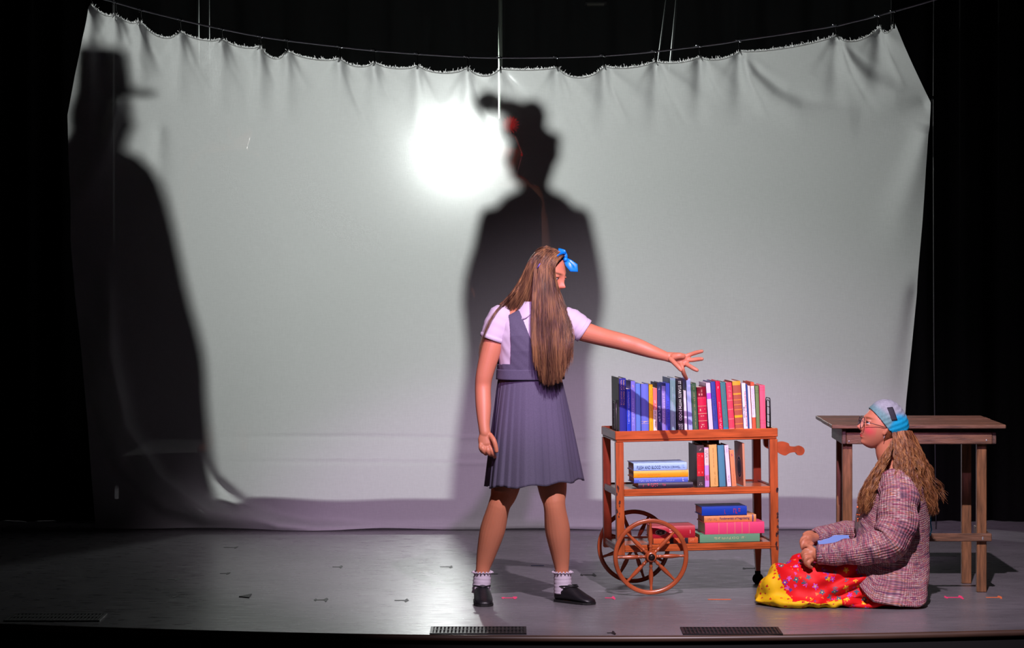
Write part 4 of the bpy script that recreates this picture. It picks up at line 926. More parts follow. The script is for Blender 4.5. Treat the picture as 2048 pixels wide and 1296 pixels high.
    greyc2 = mat('grey_pinafore_skirt', (84, 80, 100), rough=.78, spec=.25, var=.08, vscale=200, bump=.12, bscale=900)
    def torso(rows, extra, n=96, wr=.004, q=6):
        G_ = np.zeros((len(rows)*q-q+1, n, 3)); ys = [r[0] for r in rows]
        for i in range(G_.shape[0]):
            y = np.interp(i/q, range(len(rows)), ys); 
            cx, ra, rb, yo = [np.interp(y, ys, [r[k] for r in rows]) for k in (1, 2, 3, 4)]
            c_ = P(cx, y, yo)
            for k in range(n):
                a = 2*PI*k/n; ca, sa = math.cos(a), math.sin(a)
                G_[i, k] = (c_.x+(ra+extra)*np.sign(ca)*abs(ca)**.85, c_.y+(rb+extra)*np.sign(sa)*abs(sa)**.85+.06*ca*ra, c_.z+.0*ca)
        w_ = wr*vnoise(G_, 26)+wr*.5*vnoise(G_, 60, 3); G_[..., 1] += w_; G_[..., 0] += .6*w_
        return G_
    TR = [(618, 1066, .062, .06, .01), (630, 1068, .115, .075, .01), (645, 1071, .160, .092, .015), (670, 1071, .162, .105, .01), (700, 1068, .150, .108, .01), (743, 1062, .135, .102, .015)]
    G_ = torso(TR, .004); o = link('shirt', grid_mesh('shirt', G_-np.array(R.location), closed=True), white, R, True); solid(o, .0025)
    # pinafore bodice cut from an offset shell
    TR2 = [r for r in TR if r[0] < 740]+[(741, 1061.5, .136, .102, .015)]
    G2_ = torso(TR2, .0105, 720, .002, 34)
    def inside(px, py):
        if py > 728: return True
        li = np.interp(py, [600, 625, 650, 690, 728], [1032, 1040, 1050, 1066, 1080]); lo = np.interp(py, [600, 640, 690, 734], [1012, 1019, 1022, 1021])
        ri = np.interp(py, [600, 625, 650, 690, 728], [1112, 1108, 1100, 1088, 1080]); ro = np.interp(py, [600, 640, 690, 734], [1136, 1141, 1139, 1124])
        return lo < px < li or ri < px < ro
    def mk(i, k):
        q = G2_[i, k]; px, py = proj(q)
        if k > 360 or k < 18:      # towards the audience (sin<0)
            return inside(px, py)
        return 1012 < px < 1136 or py > 700
    o = link('pinafore_bodice', grid_mesh('bodice', G2_-np.array(R.location), closed=True, mask=mk), greyc, R, True); solid(o, .003)
    # pleated skirt
    n = 288; rows = 46; G3_ = np.zeros((rows, n, 3)); R_ = random.Random(2); ph = [R_.uniform(-.4, .4) for _ in range(60)]
    for i in range(rows):
        t = i/(rows-1)
        for k in range(n):
            a = 2*PI*k/n; ca, sa = math.cos(a), math.sin(a)
            cx = 1060+(1063.5-1060)*t; ra = .137+(.2065-.137)*(t**.85); rb = .104+(.19-.104)*t**.9
            q = (a/(2*PI)*34)%1; pl_ = (q if q < .82 else (1-q)/.18*.82)/.82-.5
            j = int(a/(2*PI)*34); am = (.0025+.009*t)*(1+.5*math.sin(j*2.1))*(.3+.7*max(0, -ca)**1.0+.5*max(0, sa))
            rr = 1+(am*pl_+.016*t*math.sin(3*a+1.2)+.010*t*math.sin(7*a+.3))/ra
            y = 757+(966+6*(-ca)+2.5*math.sin(a*9)-757)*t
            c_ = P(cx, y, .015); G3_[i, k] = (c_.x+ra*rr*ca, c_.y+rb*rr*sa, c_.z)
    o = link('pinafore_skirt', grid_mesh('skirt', G3_-np.array(R.location), closed=True), greyc2, R, True); solid(o, .003)
    wb = MB(); 
    for z, e in ((0, 0),): pass
    rows_ = [(737, .140, .105), (738, .1445, .110), (756, .1455, .111), (757.5, .141, .107)]
    Gw = torso([(737.5, 1061.5, .136, .102, .015), (758, 1060.5, .137, .103, .015)], .0125, 96, .0005, 8)
    o = link('waistband', grid_mesh('waistband', Gw-np.array(R.location), closed=True), greyc, R, True); solid(o, .004)
    # sleeves with hems
    for pts, rad, nm in (([P(1018, 628, .01), P(1004, 636, .0), P(994, 655, -.01), P(987, 672, -.02), P(984.5, 679, -.02)], [.045, .062, .061, .055, .054], 's'), ([P(1124, 634, .05), P(1142, 644, .05), P(1157, 653, .045), P(1166, 660, .04), P(1169, 662, .04)], [.05, .058, .054, .052, .052], 's')):
        m_ = MB(); P4 = []; R4 = []
        for i in range(len(pts)-1):
            for q in range(4): P4.append(pts[i].lerp(pts[i+1], q/4)); R4.append((rad[i]+(rad[i+1]-rad[i])*q/4+.0012*math.sin(i*7+q*2.6)))
        P4.append(pts[-1]); R4.append(rad[-1])
        m_.tube(P4, R4, 32, None, False); s_ = m_.build('sleeve', white, R, True, True); solid(s_, .003)
        d = (pts[-1]-pts[-2]).normalized(); m_ = MB().tube([pts[-1]-d*.016, pts[-1]-d*.0155, pts[-1], pts[-1]+d*.001], [rad[-1]+.0005, rad[-1]+.003, rad[-1]+.003, rad[-1]], 32, None, False); s2 = m_.build('cuff', white, s_, True, True); solid(s2, .002)
    # peter pan collar
    nC = np.zeros((7, 80, 3))
    for i in range(7):
        t = i/6
        for k in range(80):
            a = -PI/2+.10+(2*PI-.2)*k/79; ca, sa = math.cos(a), math.sin(a); en = 1-math.exp(-((k-0)/3.)**2)*t*.4-math.exp(-((79-k)/3.)**2)*t*.4
            ra = .050+.050*t*en; rb = .050+.042*t*en
            c_ = P(1066, 603+(2 if t else 0)+26*t*en+(8*t*abs(min(sa, 0))), .0); nC[i, k] = (c_.x+ra*ca-.0*t, c_.y+rb*sa, c_.z+.004*math.sin(t*PI))
    o = link('collar', grid_mesh('collar', nC-np.array(R.location)), white, R, True); solid(o, .003)
    tie = MB(); 
    for s in (-1, 1): tie.ell(P(1077+s*7, 637, -.115), (.018, .006, .010), Matrix.Rotation(s*.4, 3, 'Y'), 14, 8)
    tie.ell(P(1077, 637, -.12), (.007, .007, .007)); tie.tube([P(1076, 638, -.118), P(1072, 660, -.125), P(1073, 678, -.125)], [(.003, .009), (.003, .011), (.002, .012)], 8)
    tie.build('neck_bow', mat('maroon_ribbon', (60, 26, 34), rough=.6), R, True, True)
    # socks
    for cx, cx2 in ((965, 962), (1125, 1126)):
        m_ = MB(); pp = []; rr = []
        for i in range(15):
            t = i/14; pp.append(P(cx+(cx2-cx)*t, 1146+40*t, .028)); rr.append(.0365+.0018*math.sin(i*2.4)+.003*t)
        m_.tube(pp, rr, 24, None, False); s_ = m_.build('sock', white, R, True, True); solid(s_, .002)
        Gf = np.zeros((3, 96, 3))
        for i in range(3):
            for k in range(96):
                a = 2*PI*k/96; r = .0375+.004*i*(1+.6*math.sin(18*a)); c_ = P(cx, 1147-2.0*i+.8*math.sin(18*a)*i, .028); Gf[i, k] = (c_.x+r*math.cos(a), c_.y+r*math.sin(a), c_.z)
        f_ = link('lace_frill', grid_mesh('frill', Gf-np.array(R.location), closed=True), white, s_, True); solid(f_, .0015)
    # black shoes
    leather = mat('black_leather', (22, 21, 26), rough=.42, spec=.5, bump=.2, bscale=90); sole_m = mat('shoe_sole', (16, 15, 17), rough=.7)
    for heel, toe, sd in ((P(963, 1196, .055), P(968, 1206, -.135), 0), (P(1120, 1196, .04), P(1176, 1206, -.07), 1)):
        heel = Vector((heel.x, heel.y, 0)); toe = Vector((toe.x, toe.y, 0)); d = (toe-heel).normalized(); L_ = (toe-heel).length+.03; w_ = Vector((-d.y, d.x, 0))
        secs = [(-.02, .022, .050), (-.008, .033, .062), (.03, .037, .078), (.07, .038, .082), (.11, .040, .066), (.15, .042, .046), (.185, .038, .034), (.205, .028, .026), (.215, .014, .018)]
        n = 24; V = []
        for x, hw, hh in secs:
            x = x/.215*L_
            for k in range(n):
                a = 2*PI*k/n; ca, sa = math.cos(a), math.sin(a); zz = .004+(hh-.004)*(.5+.5*sa) if sa > 0 else .004+(hh-.004)*.5*(1+sa*1.0)
                wd = hw*(1-.35*max(sa, 0)**1.5)*np.sign(ca)*abs(ca)**.7
                q = heel+d*x+w_*wd; V.append((q.x, q.y, max(zz, .004)))
        F_ = []
        for i in range(len(secs)-1):
            for k in range(n): F_.append((i*n+k, i*n+(k+1) % n, (i+1)*n+(k+1) % n, (i+1)*n+k))
        F_ += [tuple(reversed(range(n))), tuple(range((len(secs)-1)*n, len(secs)*n))]
        m_ = MB(); m_.add(V, F_); sh = m_.build('shoe', leather, R, True, True); subd(sh, 1)
        m_ = MB(); pl_ = [(heel+d*(x/.215*L_)+w_*hw*1.03) for x, hw, hh in secs]+[(heel+d*(x/.215*L_)-w_*hw*1.03) for x, hw, hh in reversed(secs)]
        k_ = len(pl_); m_.add([(q.x, q.y, .001) for q in pl_]+[(q.x, q.y, .010) for q in pl_], [tuple(range(k_)), tuple(reversed(range(k_, 2*k_)))]+[(i, i+k_, (i+1) % k_+k_, (i+1) % k_) for i in range(k_)]); m_.build('sole', sole_m, sh, False, True)
        sp = MB(); sp.tube([heel+d*.02+w_*.036+Vector((0, 0, .07)), heel+d*.07+w_*.034+Vector((0, 0, .075)), heel+d*.105+w_*.0+Vector((0, 0, .074)), heel+d*.07-w_*.034+Vector((0, 0, .075)), heel+d*.02-w_*.036+Vector((0, 0, .07))], .0035, 8); sp.build('shoe_collar', leather, sh, True, True)
    # hair: cap + falling strands
    hm = hair_mat('light_brown_hair', (50, 33, 26), (104, 74, 54), (176, 130, 84), .32)
    def HP(x, y, z): return Mh @ Vector((x, y, z))
    cap = MB(); V = HEADV.copy(); V = V*np.array([1.05, 1.07, 1.04])+np.array([-.004, 0, .004])
    keep = lambda v: (v[0] < .052-.35*max(.10-v[2], 0)*0 and v[2] > -.02-.9*(v[0]+.02)*0 and (v[2] > .055 or v[0] < -.0+.6*v[2])) and not (v[0] > .03 and v[2] < .06)
    sel = [f_ for f_ in HEADF if all(keep(V[i]) for i in f_)]
    cap.add([Mh @ Vector(v) for v in V], sel)
    # side by the audience = -y local (she faces right, audience is at her right side) ; compute sign
    ysgn = -1 if (Mh.to_3x3() @ Vector((0, 1, 0))).y > 0 else 1
    a = ysgn
    def root(tp, xx):   # from the parting on top to the side
        return HP(xx, a*.01*0+a*(.0+.01), .118-abs(xx)*.25)
    def G_front(xx, side, e, ex, ey, mid, mY, yY):   # over the temple then down in front of the chest
        return [HP(xx, 0, .117-1.2*xx*xx*4), HP(xx+.008, side*.045, .098), HP(xx+.012, side*.080, .045), P(e-3, 588, mY), P(mid, 660, yY), P((mid+ex)/2, (660+ey)/2, yY-.02), P(ex, ey, yY-.015)]
    rows1 = []
    for dY in (0, .035):
        rows1.append([G_front(-.012, a, 1074, 1078, 752, 1069, -.10+dY, -.135+dY), G_front(.0, a, 1083, 1088, 770, 1079, -.12+dY, -.15+dY), G_front(.015, a, 1095, 1102, 772, 1094, -.13+dY, -.16+dY), G_front(.035, a, 1107, 1115, 768, 1108, -.13+dY, -.16+dY), G_front(.052, a, 1117, 1122, 764, 1122, -.12+dY, -.155+dY)])
    h1 = strands(rows1, 2000, .00075, .004, seed=3, seg=20, clump=90, lenjit=.13, wave=.0015, wl=.35)
    rows1b = [[G_front(.035, a, 1112, 1122, 762, 1122, -.12, -.15), G_front(.05, a, 1118, 1132, 745, 1137, -.10, -.14), G_front(.055, a, 1120, 1142, 722, 1143, -.08, -.13)]]
    h1b = strands(rows1b, 520, .0007, .005, seed=4, seg=20, clump=30, lenjit=.10, wave=.004, wl=.3)
    def G_back(xx, side, x1, y1, x2, y2, x3, y3, Yb):
        return [HP(xx, 0, .112), HP(xx-.035, side*.05, .085), HP(-.085+xx*.2, side*.06, .02), P(x1, y1, Yb), P(x2, y2, Yb), P(x3, y3, Yb+.01), P(x3+4, y3+45, Yb+.03)]
    def GB(xx, side, p):
        return [HP(xx, side*.01, .116)]+[P(x, y, q) for x, y, q in p]
    rows2 = [[GB(.0, a, [(1082, 520, -.075), (1072, 545, -.085), (1066, 572, -.08), (1060, 597, -.075), (1050, 618, -.06), (1040, 636, -.03)]),
              GB(-.02, a, [(1074, 514, -.065), (1062, 540, -.075), (1052, 568, -.07), (1040, 594, -.065), (1028, 612, -.05), (1016, 632, -.02)]),
              GB(-.04, a, [(1066, 514, -.045), (1053, 540, -.055), (1041, 568, -.05), (1024, 594, -.05), (1008, 612, -.04), (996, 632, .0)]),
              GB(-.05, a*.3, [(1061, 518, -.01), (1047, 545, -.01), (1032, 572, -.01), (1012, 598, -.01), (996, 613, -.01), (986, 634, .03)])],
             [GB(-.0, -a, [(1084, 518, .06), (1076, 545, .08), (1070, 572, .08), (1064, 600, .08), (1056, 625, .10), (1052, 660, .12)]),
              GB(-.02, -a, [(1076, 514, .06), (1064, 540, .07), (1056, 568, .07), (1046, 596, .08), (1036, 622, .10), (1032, 660, .12)]),
              GB(-.04, -a, [(1068, 514, .045), (1055, 540, .05), (1043, 568, .05), (1028, 596, .06), (1014, 620, .09), (1010, 655, .12)]),
              GB(-.05, -a*.3, [(1062, 518, .02), (1048, 545, .02), (1034, 572, .02), (1014, 598, .03), (998, 616, .06), (994, 640, .10)])]]
    h2 = strands(rows2, 1700, .0009, .003, seed=5, seg=18, clump=90, lenjit=.05)
    rows3 = [[G_back(-.05, a*.2, 1046, 568, 1012, 600, 985, 625, -.045)[:-2]+[P(983, 640, -.075), P(966, 680, -.08), P(958, 712, -.07)], G_back(-.05, a*.1, 1044, 568, 1008, 604, 980, 635, -.04)[:-2]+[P(978, 640, -.07), P(962, 685, -.08), P(955, 715, -.07)]]]
    h3 = strands(rows3, 46, .0006, .003, seed=6, seg=22, lenjit=.15)
    rows4 = [[G_front(-.04, -a, 1110, 1120, 700, 1112, -.02, -.11), G_front(-.01, -a, 1125, 1135, 720, 1130, .0, -.10), G_front(.015, -a, 1128, 1140, 715, 1136, .02, -.09)]]
    for g in rows4[0]: g[3] = HP(.02, -a*.085, -.06)
    h4 = strands(rows4, 320, .0009, .004, seed=8, seg=20, clump=20)
    # thin strands loose over the collar and shirt
    rows5 = [[G_front(-.045, a, 1068, 1064, 735, 1062, -.09, -.13), G_front(-.03, a, 1072, 1076, 748, 1070, -.10, -.14)]]
    h5 = strands(rows5, 90, .0007, .004, seed=9, seg=22, lenjit=.2)
    hair = build_hair([(cap, np.full(len(cap.v), .25)), h1, h1b, h2, h3, h4, h5], 'hair', hm, R)
    bl = mat('blue_ribbon', (14, 128, 226), rough=.35, spec=.5)
    bow = MB(); c = P(1131, 519, -.03)
    def loop(tip, wd):
        tip = Vector(tip); d = tip-c; up = Vector((d.z, 0, -d.x)).normalized()
        pts = [c, c+d*.35+up*wd*.8+Vector((0, -.006, 0)), c+d*.8+up*wd+Vector((0, -.008, 0)), tip, c+d*.8-up*wd*.9, c+d*.35-up*wd*.6, c]
        bow.tube([tuple(p) for p in pts], [(.003, .010), (.003, .014), (.003, .016), (.003, .016), (.003, .016), (.003, .013), (.003, .009)], 10, (0, 1, 0))
    loop(P(1121, 502, -.02), .005); loop(P(1151, 539, -.035), .008)
    bow.ell(c+Vector((0, -.006, 0)), (.010, .009, .010), None, 14, 10)
    bb = bow.build('hair_bow', bl, R, True, True)
    hb = MB(); hb.tube([HP(.045*math.cos(t)*0+.052, a*.085*math.sin(t), .035+.085*math.cos(t)) for t in np.linspace(-.1, .7, 10)], [(.002, .006)]*10, 8, (1, 0, 0)); hb.build('head_band', bl, R, True, True)
    clip_ = MB().tube([HP(.0, a*.088, .045), HP(-.005, a*.090, .02)], .0022, 8); clip_.build('hair_clip', mat('violet_clip', (110, 96, 190), rough=.3), R, True, True)
girl()
# ================================================================== seated woman
def knit_mat():
    m = mat('space_dyed_knit', (150, 110, 110), rough=.85, spec=.15); N, L, b = nodes(m)
    uv = N.new('ShaderNodeUVMap'); uv.uv_map = 'UV'
    def mp(s): x = N.new('ShaderNodeMapping'); x.inputs['Scale'].default_value = s; L.new(uv.outputs[0], x.inputs[0]); return x.outputs[0]
    def noise(v, sc, det=2): n_ = N.new('ShaderNodeTexNoise'); n_.inputs['Scale'].default_value = sc; n_.inputs['Detail'].default_value = det; L.new(v, n_.inputs['Vector']); return n_.outputs['Fac']
    ra_ = noise(mp((4, 62, 1)), 1.0, 2); rb_ = noise(mp((26, 120, 1)), 1.0, 2); am = N.new('ShaderNodeMath'); am.operation = 'MULTIPLY_ADD'; am.inputs[1].default_value = .40; L.new(rb_, am.inputs[0]); sm2 = N.new('ShaderNodeMath'); sm2.operation = 'MULTIPLY'; sm2.inputs[1].default_value = .62; L.new(ra_, sm2.inputs[0]); L.new(sm2.outputs[0], am.inputs[2]); rows = am.outputs[0]
    cr = N.new('ShaderNodeValToRGB'); el = cr.color_ramp.elements
    stops = [(.38, (112, 82, 100)), (.44, (146, 104, 118)), (.47, (168, 74, 92)), (.495, (186, 150, 152)), (.52, (134, 116, 130)), (.545, (182, 104, 80)), (.575, (196, 180, 180)), (.61, (150, 70, 98)), (.67, (122, 96, 116))]
    el[0].position = stops[0][0]; el[0].color = lin(stops[0][1]); el[1].position = stops[-1][0]; el[1].color = lin(stops[-1][1])
    for p_, c_ in stops[1:-1]: e = el.new(p_); e.color = lin(c_)
    L.new(rows, cr.inputs[0])
    wv = N.new('ShaderNodeTexWave'); wv.wave_type = 'BANDS'; wv.bands_direction = 'X'; wv.inputs['Scale'].default_value = 28; wv.inputs['Distortion'].default_value = .6; wv.inputs['Detail Scale'].default_value = 3; L.new(uv.outputs[0], wv.inputs['Vector'])
    wh = N.new('ShaderNodeTexWave'); wh.bands_direction = 'Y'; wh.inputs['Scale'].default_value = 34; wh.inputs['Distortion'].default_value = .8; L.new(uv.outputs[0], wh.inputs['Vector'])
    mr = N.new('ShaderNodeMapRange'); mr.inputs[3].default_value = .74; mr.inputs[4].default_value = 1.12; L.new(wv.outputs['Fac'], mr.inputs[0])
    sc = N.new('ShaderNodeVectorMath'); sc.operation = 'SCALE'; L.new(cr.outputs[0], sc.inputs[0]); L.new(mr.outputs[0], sc.inputs['Scale']); L.new(sc.outputs[0], b.inputs['Base Color'])
    ad = N.new('ShaderNodeMath'); ad.operation = 'MULTIPLY_ADD'; ad.inputs[1].default_value = .5; L.new(wh.outputs['Fac'], ad.inputs[0]); L.new(wv.outputs['Fac'], ad.inputs[2])
    bp = N.new('ShaderNodeBump'); bp.inputs['Strength'].default_value = .7; bp.inputs['Distance'].default_value = .003; L.new(ad.outputs[0], bp.inputs['Height']); L.new(bp.outputs[0], b.inputs['Normal'])
    return m
def floral_mat():
    m = mat('floral_skirt_cloth', (225, 24, 30), rough=.6, spec=.25); N, L, b = nodes(m)
    tc = N.new('ShaderNodeTexCoord'); at = N.new('ShaderNodeAttribute'); at.attribute_name = 'tone'
    def vor(sc, off, dst):
        mp = N.new('ShaderNodeMapping'); mp.inputs['Location'].default_value = (off, off*.7, off*.3); L.new(tc.outputs['Object'], mp.inputs[0])
        dn = N.new('ShaderNodeTexNoise'); dn.inputs['Scale'].default_value = 55; L.new(mp.outputs[0], dn.inputs['Vector'])
        mx = N.new('ShaderNodeVectorMath'); mx.operation = 'MULTIPLY_ADD'; mx.inputs[1].default_value = (dst,)*3; L.new(dn.outputs['Color'], mx.inputs[0]); L.new(mp.outputs[0], mx.inputs[2])
        v = N.new('ShaderNodeTexVoronoi'); v.inputs['Scale'].default_value = sc; L.new(mx.outputs[0], v.inputs['Vector']); return v
    def less(s, t):
        x = N.new('ShaderNodeMath'); x.operation = 'LESS_THAN'; x.inputs[1].default_value = t; L.new(s, x.inputs[0]); return x.outputs[0]
    def mul(a_, b_):
        x = N.new('ShaderNodeMath'); x.operation = 'MULTIPLY'; L.new(a_, x.inputs[0]); L.new(b_, x.inputs[1]); return x.outputs[0]
    def mixn(f, a_, b_):
        x = N.new('ShaderNodeMix'); x.data_type = 'RGBA'; 
        for s, i in ((f, 0), (a_, 6), (b_, 7)):
            if isinstance(s, tuple): x.inputs[i].default_value = s
            else: L.new(s, x.inputs[i])
        return x.outputs[2]
    def cells(v, cols):
        s = N.new('ShaderNodeSeparateColor'); L.new(v.outputs['Color'], s.inputs[0]); r = N.new('ShaderNodeValToRGB'); r.color_ramp.interpolation = 'CONSTANT'
        el = r.color_ramp.elements; el[0].position = 0; el[0].color = lin(cols[0]); el[1].position = 1/len(cols); el[1].color = lin(cols[1])
        for i in range(2, len(cols)): e = el.new(i/len(cols)); e.color = lin(cols[i])
        L.new(s.outputs[0], r.inputs[0]); return r.outputs[0], s.outputs[1]
    def petal(v, sc, amp, n_p):
        sb = N.new('ShaderNodeVectorMath'); sb.operation = 'SUBTRACT'; L.new(tc.outputs['Object'], sb.inputs[0]); L.new(v.outputs['Position'], sb.inputs[1])
        sp = N.new('ShaderNodeSeparateXYZ'); L.new(sb.outputs[0], sp.inputs[0]); at2 = N.new('ShaderNodeMath'); at2.operation = 'ARCTAN2'; L.new(sp.outputs[2], at2.inputs[0]); L.new(sp.outputs[0], at2.inputs[1])
        m1 = N.new('ShaderNodeMath'); m1.operation = 'MULTIPLY'; m1.inputs[1].default_value = n_p; L.new(at2.outputs[0], m1.inputs[0])
        s1_ = N.new('ShaderNodeMath'); s1_.operation = 'SINE'; L.new(m1.outputs[0], s1_.inputs[0]); m2_ = N.new('ShaderNodeMath'); m2_.operation = 'MULTIPLY_ADD'; m2_.inputs[1].default_value = amp; L.new(s1_.outputs[0], m2_.inputs[0]); L.new(v.outputs['Distance'], m2_.inputs[2]); return m2_.outputs[0]
    red = lin((228, 18, 26))
    v1 = vor(27, 0, .004); c1, r1 = cells(v1, [(196, 60, 190), (70, 110, 130), (120, 50, 160), (244, 180, 30), (60, 100, 120), (210, 90, 200)])
    v2 = vor(40, 0.0, .003); c2, r2 = cells(v2, [(240, 170, 30), (214, 70, 160), (90, 70, 150), (228, 18, 26), (245, 120, 60), (228, 18, 26)])
    col = mixn(mul(less(petal(v2, 34, .08, 4), .27), less(r2, .7)), red, c2)
    col = mixn(less(petal(v1, 21, .09, 5), .30), col, c1)
    col = mixn(less(v1.outputs['Distance'], .12), col, lin((240, 214, 120)))
    yl = lin((240, 190, 20)); v3 = vor(46, 0, .004); c3, r3 = cells(v3, [(216, 40, 30), (226, 60, 40), (200, 36, 40), (240, 190, 20)])
    coly = mixn(less(petal(v3, 42, .10, 3), .28), yl, c3)
    f = N.new('ShaderNodeMath'); f.operation = 'GREATER_THAN'; f.inputs[1].default_value = .5; L.new(at.outputs['Fac'], f.inputs[0])
    L.new(mixn(f.outputs[0], col, coly), b.inputs['Base Color'])
    return m
def woman():
    R = thing('person', 'seated young woman in a multicoloured knit cardigan, red floral skirt and teal head scarf', 'person', P(1740, 1208, .0).xy.to_3d())
    OF = np.array(R.location)
    Mh = head_matrix(P(1762, 852, .0), (-.975, -.10, .20), (.2, 0, 1), .94)
    b = MB(); add_head(b, Mh)
    chain(b, [Mh @ Vector((-.03, 0, -.03)), P(1772, 905, .0), P(1784, 935, .0), P(1790, 955, .0)], [.05, .045, .05, .07])
    T_ = [(950, 1790, .09, .10), (980, 1790, .10, .15), (1040, 1790, .11, .13), (1100, 1788, .11, .13), (1150, 1785, .12, .14), (1185, 1785, .10, .13)]
    b.tube([P(x, y, .0) for y, x, ra, rb in T_], [(ra, rb) for _, _, ra, rb in T_], 28, (1, 0, 0), True, True)
    # legs folded under the skirt
    chain(b, [P(1785, 1165, -.08), P(1680, 1165, -.10), P(1590, 1162, -.10)], [.09, .075, .06]); chain(b, [P(1590, 1162, -.10), P(1640, 1185, -.02), P(1710, 1192, .05)], [.055, .045, .035]); chain(b, [P(1710, 1192, .05), P(1740, 1194, .05)], [.034, .025])
    chain(b, [P(1785, 1165, .08), P(1690, 1150, .16), P(1610, 1140, .22)], [.09, .075, .06]); chain(b, [P(1610, 1140, .22), P(1640, 1165, .12), P(1700, 1180, .14)], [.055, .045, .035]); chain(b, [P(1700, 1180, .14), P(1730, 1184, .14)], [.034, .025])
    # arms
    chain(b, [P(1790, 965, -.13), P(1790, 1080, -.24), P(1700, 1100, -.23), P(1645, 1110, -.21), P(1634, 1110, -.20)], [.05, .042, .035, .026, .024])
    chain(b, [P(1785, 965, .13), P(1750, 1068, .20), P(1690, 1070, .10), P(1630, 1076, -.02), P(1622, 1078, -.03)], [.05, .042, .034, .026, .024])
    # near hand
    b.tube([P(1636, 1110, -.20), P(1626, 1110, -.195), P(1620, 1111, -.195), P(1617, 1112, -.195)], [(.020, .021), (.026, .016), (.028, .014), (.024, .012)], 16, (0, 0, 1), True, True)
    for pts, yy in (([(1621, 1101), (1612, 1100), (1605, 1107), (1606, 1115)], [-.19, -.19, -.185, -.18]), ([(1618, 1108), (1610, 1109), (1607, 1117), (1610, 1124)], [-.2, -.205, -.2, -.195]), ([(1619, 1115), (1612, 1117), (1611, 1126), (1615, 1131)], [-.205, -.215, -.21, -.2]), ([(1624, 1120), (1618, 1125), (1618, 1132), (1623, 1135)], [-.2, -.215, -.212, -.2]), ([(1630, 1102), (1621, 1094), (1613, 1092), (1608, 1095)], [-.195, -.18, -.17, -.16])):
        chain(b, [P(x, y, q) for (x, y), q in zip(pts, yy)], [.0098, .0095, .0088, .0076], 14)
    # far hand resting over it
    b.tube([P(1633, 1074, -.03), P(1624, 1078, -.06), P(1619, 1080, -.085), P(1616, 1081, -.095)], [(.020, .021), (.025, .016), (.027, .014), (.024, .012)], 16, (0, 0, 1), True, True)
    for pts, yy in (([(1620, 1072), (1610, 1073), (1603, 1081), (1603, 1090)], [-.07, -.09, -.10, -.11]), ([(1618, 1079), (1609, 1081), (1604, 1090), (1606, 1098)], [-.09, -.115, -.125, -.13]), ([(1619, 1086), (1612, 1089), (1609, 1097), (1612, 1102)], [-.10, -.13, -.14, -.145]), ([(1624, 1088), (1619, 1094), (1618, 1100), (1621, 1103)], [-.10, -.13, -.145, -.15]), ([(1629, 1070), (1621, 1065), (1613, 1066), (1608, 1069)], [-.04, -.06, -.07, -.08])):
        chain(b, [P(x, y, q) for (x, y), q in zip(pts, yy)], [.0098, .0095, .0088, .0076], 14)
    me = fuse(b, .0030, 3); skin_paint(me, Mh, .85, (196, 40, 52), (108, 66, 40), hands=[P(1612, 1115, -.2), P(1610, 1090, -.12)])
    shift(me, R.location); link('body', me, skin_m, R, True); eyes(R, Mh, .003)
    # skirt: fused cloth volume, then folds
    s = MB()
    chain(s, [P(1800, 1155, -.05), P(1740, 1160, -.10), P(1660, 1163, -.13), P(1585, 1165, -.11), P(1560, 1168, -.10)], [.115, .104, .085, .086, .074], 24)
    chain(s, [P(1800, 1150, .10), P(1700, 1145, .18), P(1610, 1140, .22)], [.11, .10, .085], 24)
    chain(s, [P(1700, 1160, .04), P(1590, 1165, .05)], [.10, .085], 24)
    chain(s, [P(1720, 1190, -.10), P(1620, 1196, -.16), P(1560, 1196, -.12)], [.07, .06, .055], 20)
    chain(s, [P(1600, 1164, -.02), P(1556, 1172, -.06), P(1526, 1197, -.06)], [.105, .085, .03], 20)
    chain(s, [P(1560, 1186, .06), P(1530, 1195, -.04), P(1514, 1200, -.10)], [.05, .032, .018], 20)
    s.ell(P(1545, 1200, -.06), (.085, .13, .035)); s.ell(P(1610, 1203, -.16), (.16, .09, .026)); s.ell(P(1720, 1204, -.12), (.2, .11, .03)); s.ell(P(1788, 1160, 0), (.11, .16, .11))
    me = fuse(s, .006, 40); a = getv(me)
    nrm = np.empty(len(me.vertices)*3, dtype=np.float32); me.vertices.foreach_get('normal', nrm); nrm = nrm.reshape(-1, 3)
    X, Y, Z = a.T; pxx = 1024+X*F/(D0+Y); pyy = 480+(H0-Z)*F/(D0+Y)
    fold = .012*np.sin((pxx*.62+pyy*1.15)/7.5+2*np.sin(pyy/38)+Y*12)*np.clip((pxx-1610)/90, 0, 1)+.009*np.sin((pxx*1.0-pyy*.55)/9+Y*20)*np.clip((1600-pxx)/60, 0, 1)+.0035*vnoise(a, 30)
    fold += .007*np.sin(pxx/8+3*np.sin(pxx/33))*np.clip((.05-Z)/.04, 0, 1)
    a = a+nrm*fold[:, None]; a[:, 2] = np.maximum(a[:, 2], .0025)
    setv(me, a)
    by_ = np.interp(pyy, [1100, 1120, 1150, 1185, 1205, 1215], [1540, 1548, 1556, 1572, 1590, 1600])
    yel = (pxx < by_) | ((Z < .030+.008*np.sin(pxx/11)) & (pxx < 1684))
    paint(me, np.repeat(yel[:, None].astype(float), 3, 1)); shift(me, R.location)
    link('skirt', me, floral_mat(), R, True)
    # cardigan body
    km = knit_mat(); n = 120; rows = 70; K = np.zeros((rows, n, 3))
    tt = [0, .05, .14, .3, .5, .7, .85, 1.0]; cxs = [1788, 1789, 1791, 1789, 1787, 1782, 1777, 1768]; hws = [24, 36, 50, 62, 68, 71, 72, 74]; rbs = [.06, .11, .185, .195, .19, .21, .245, .262]
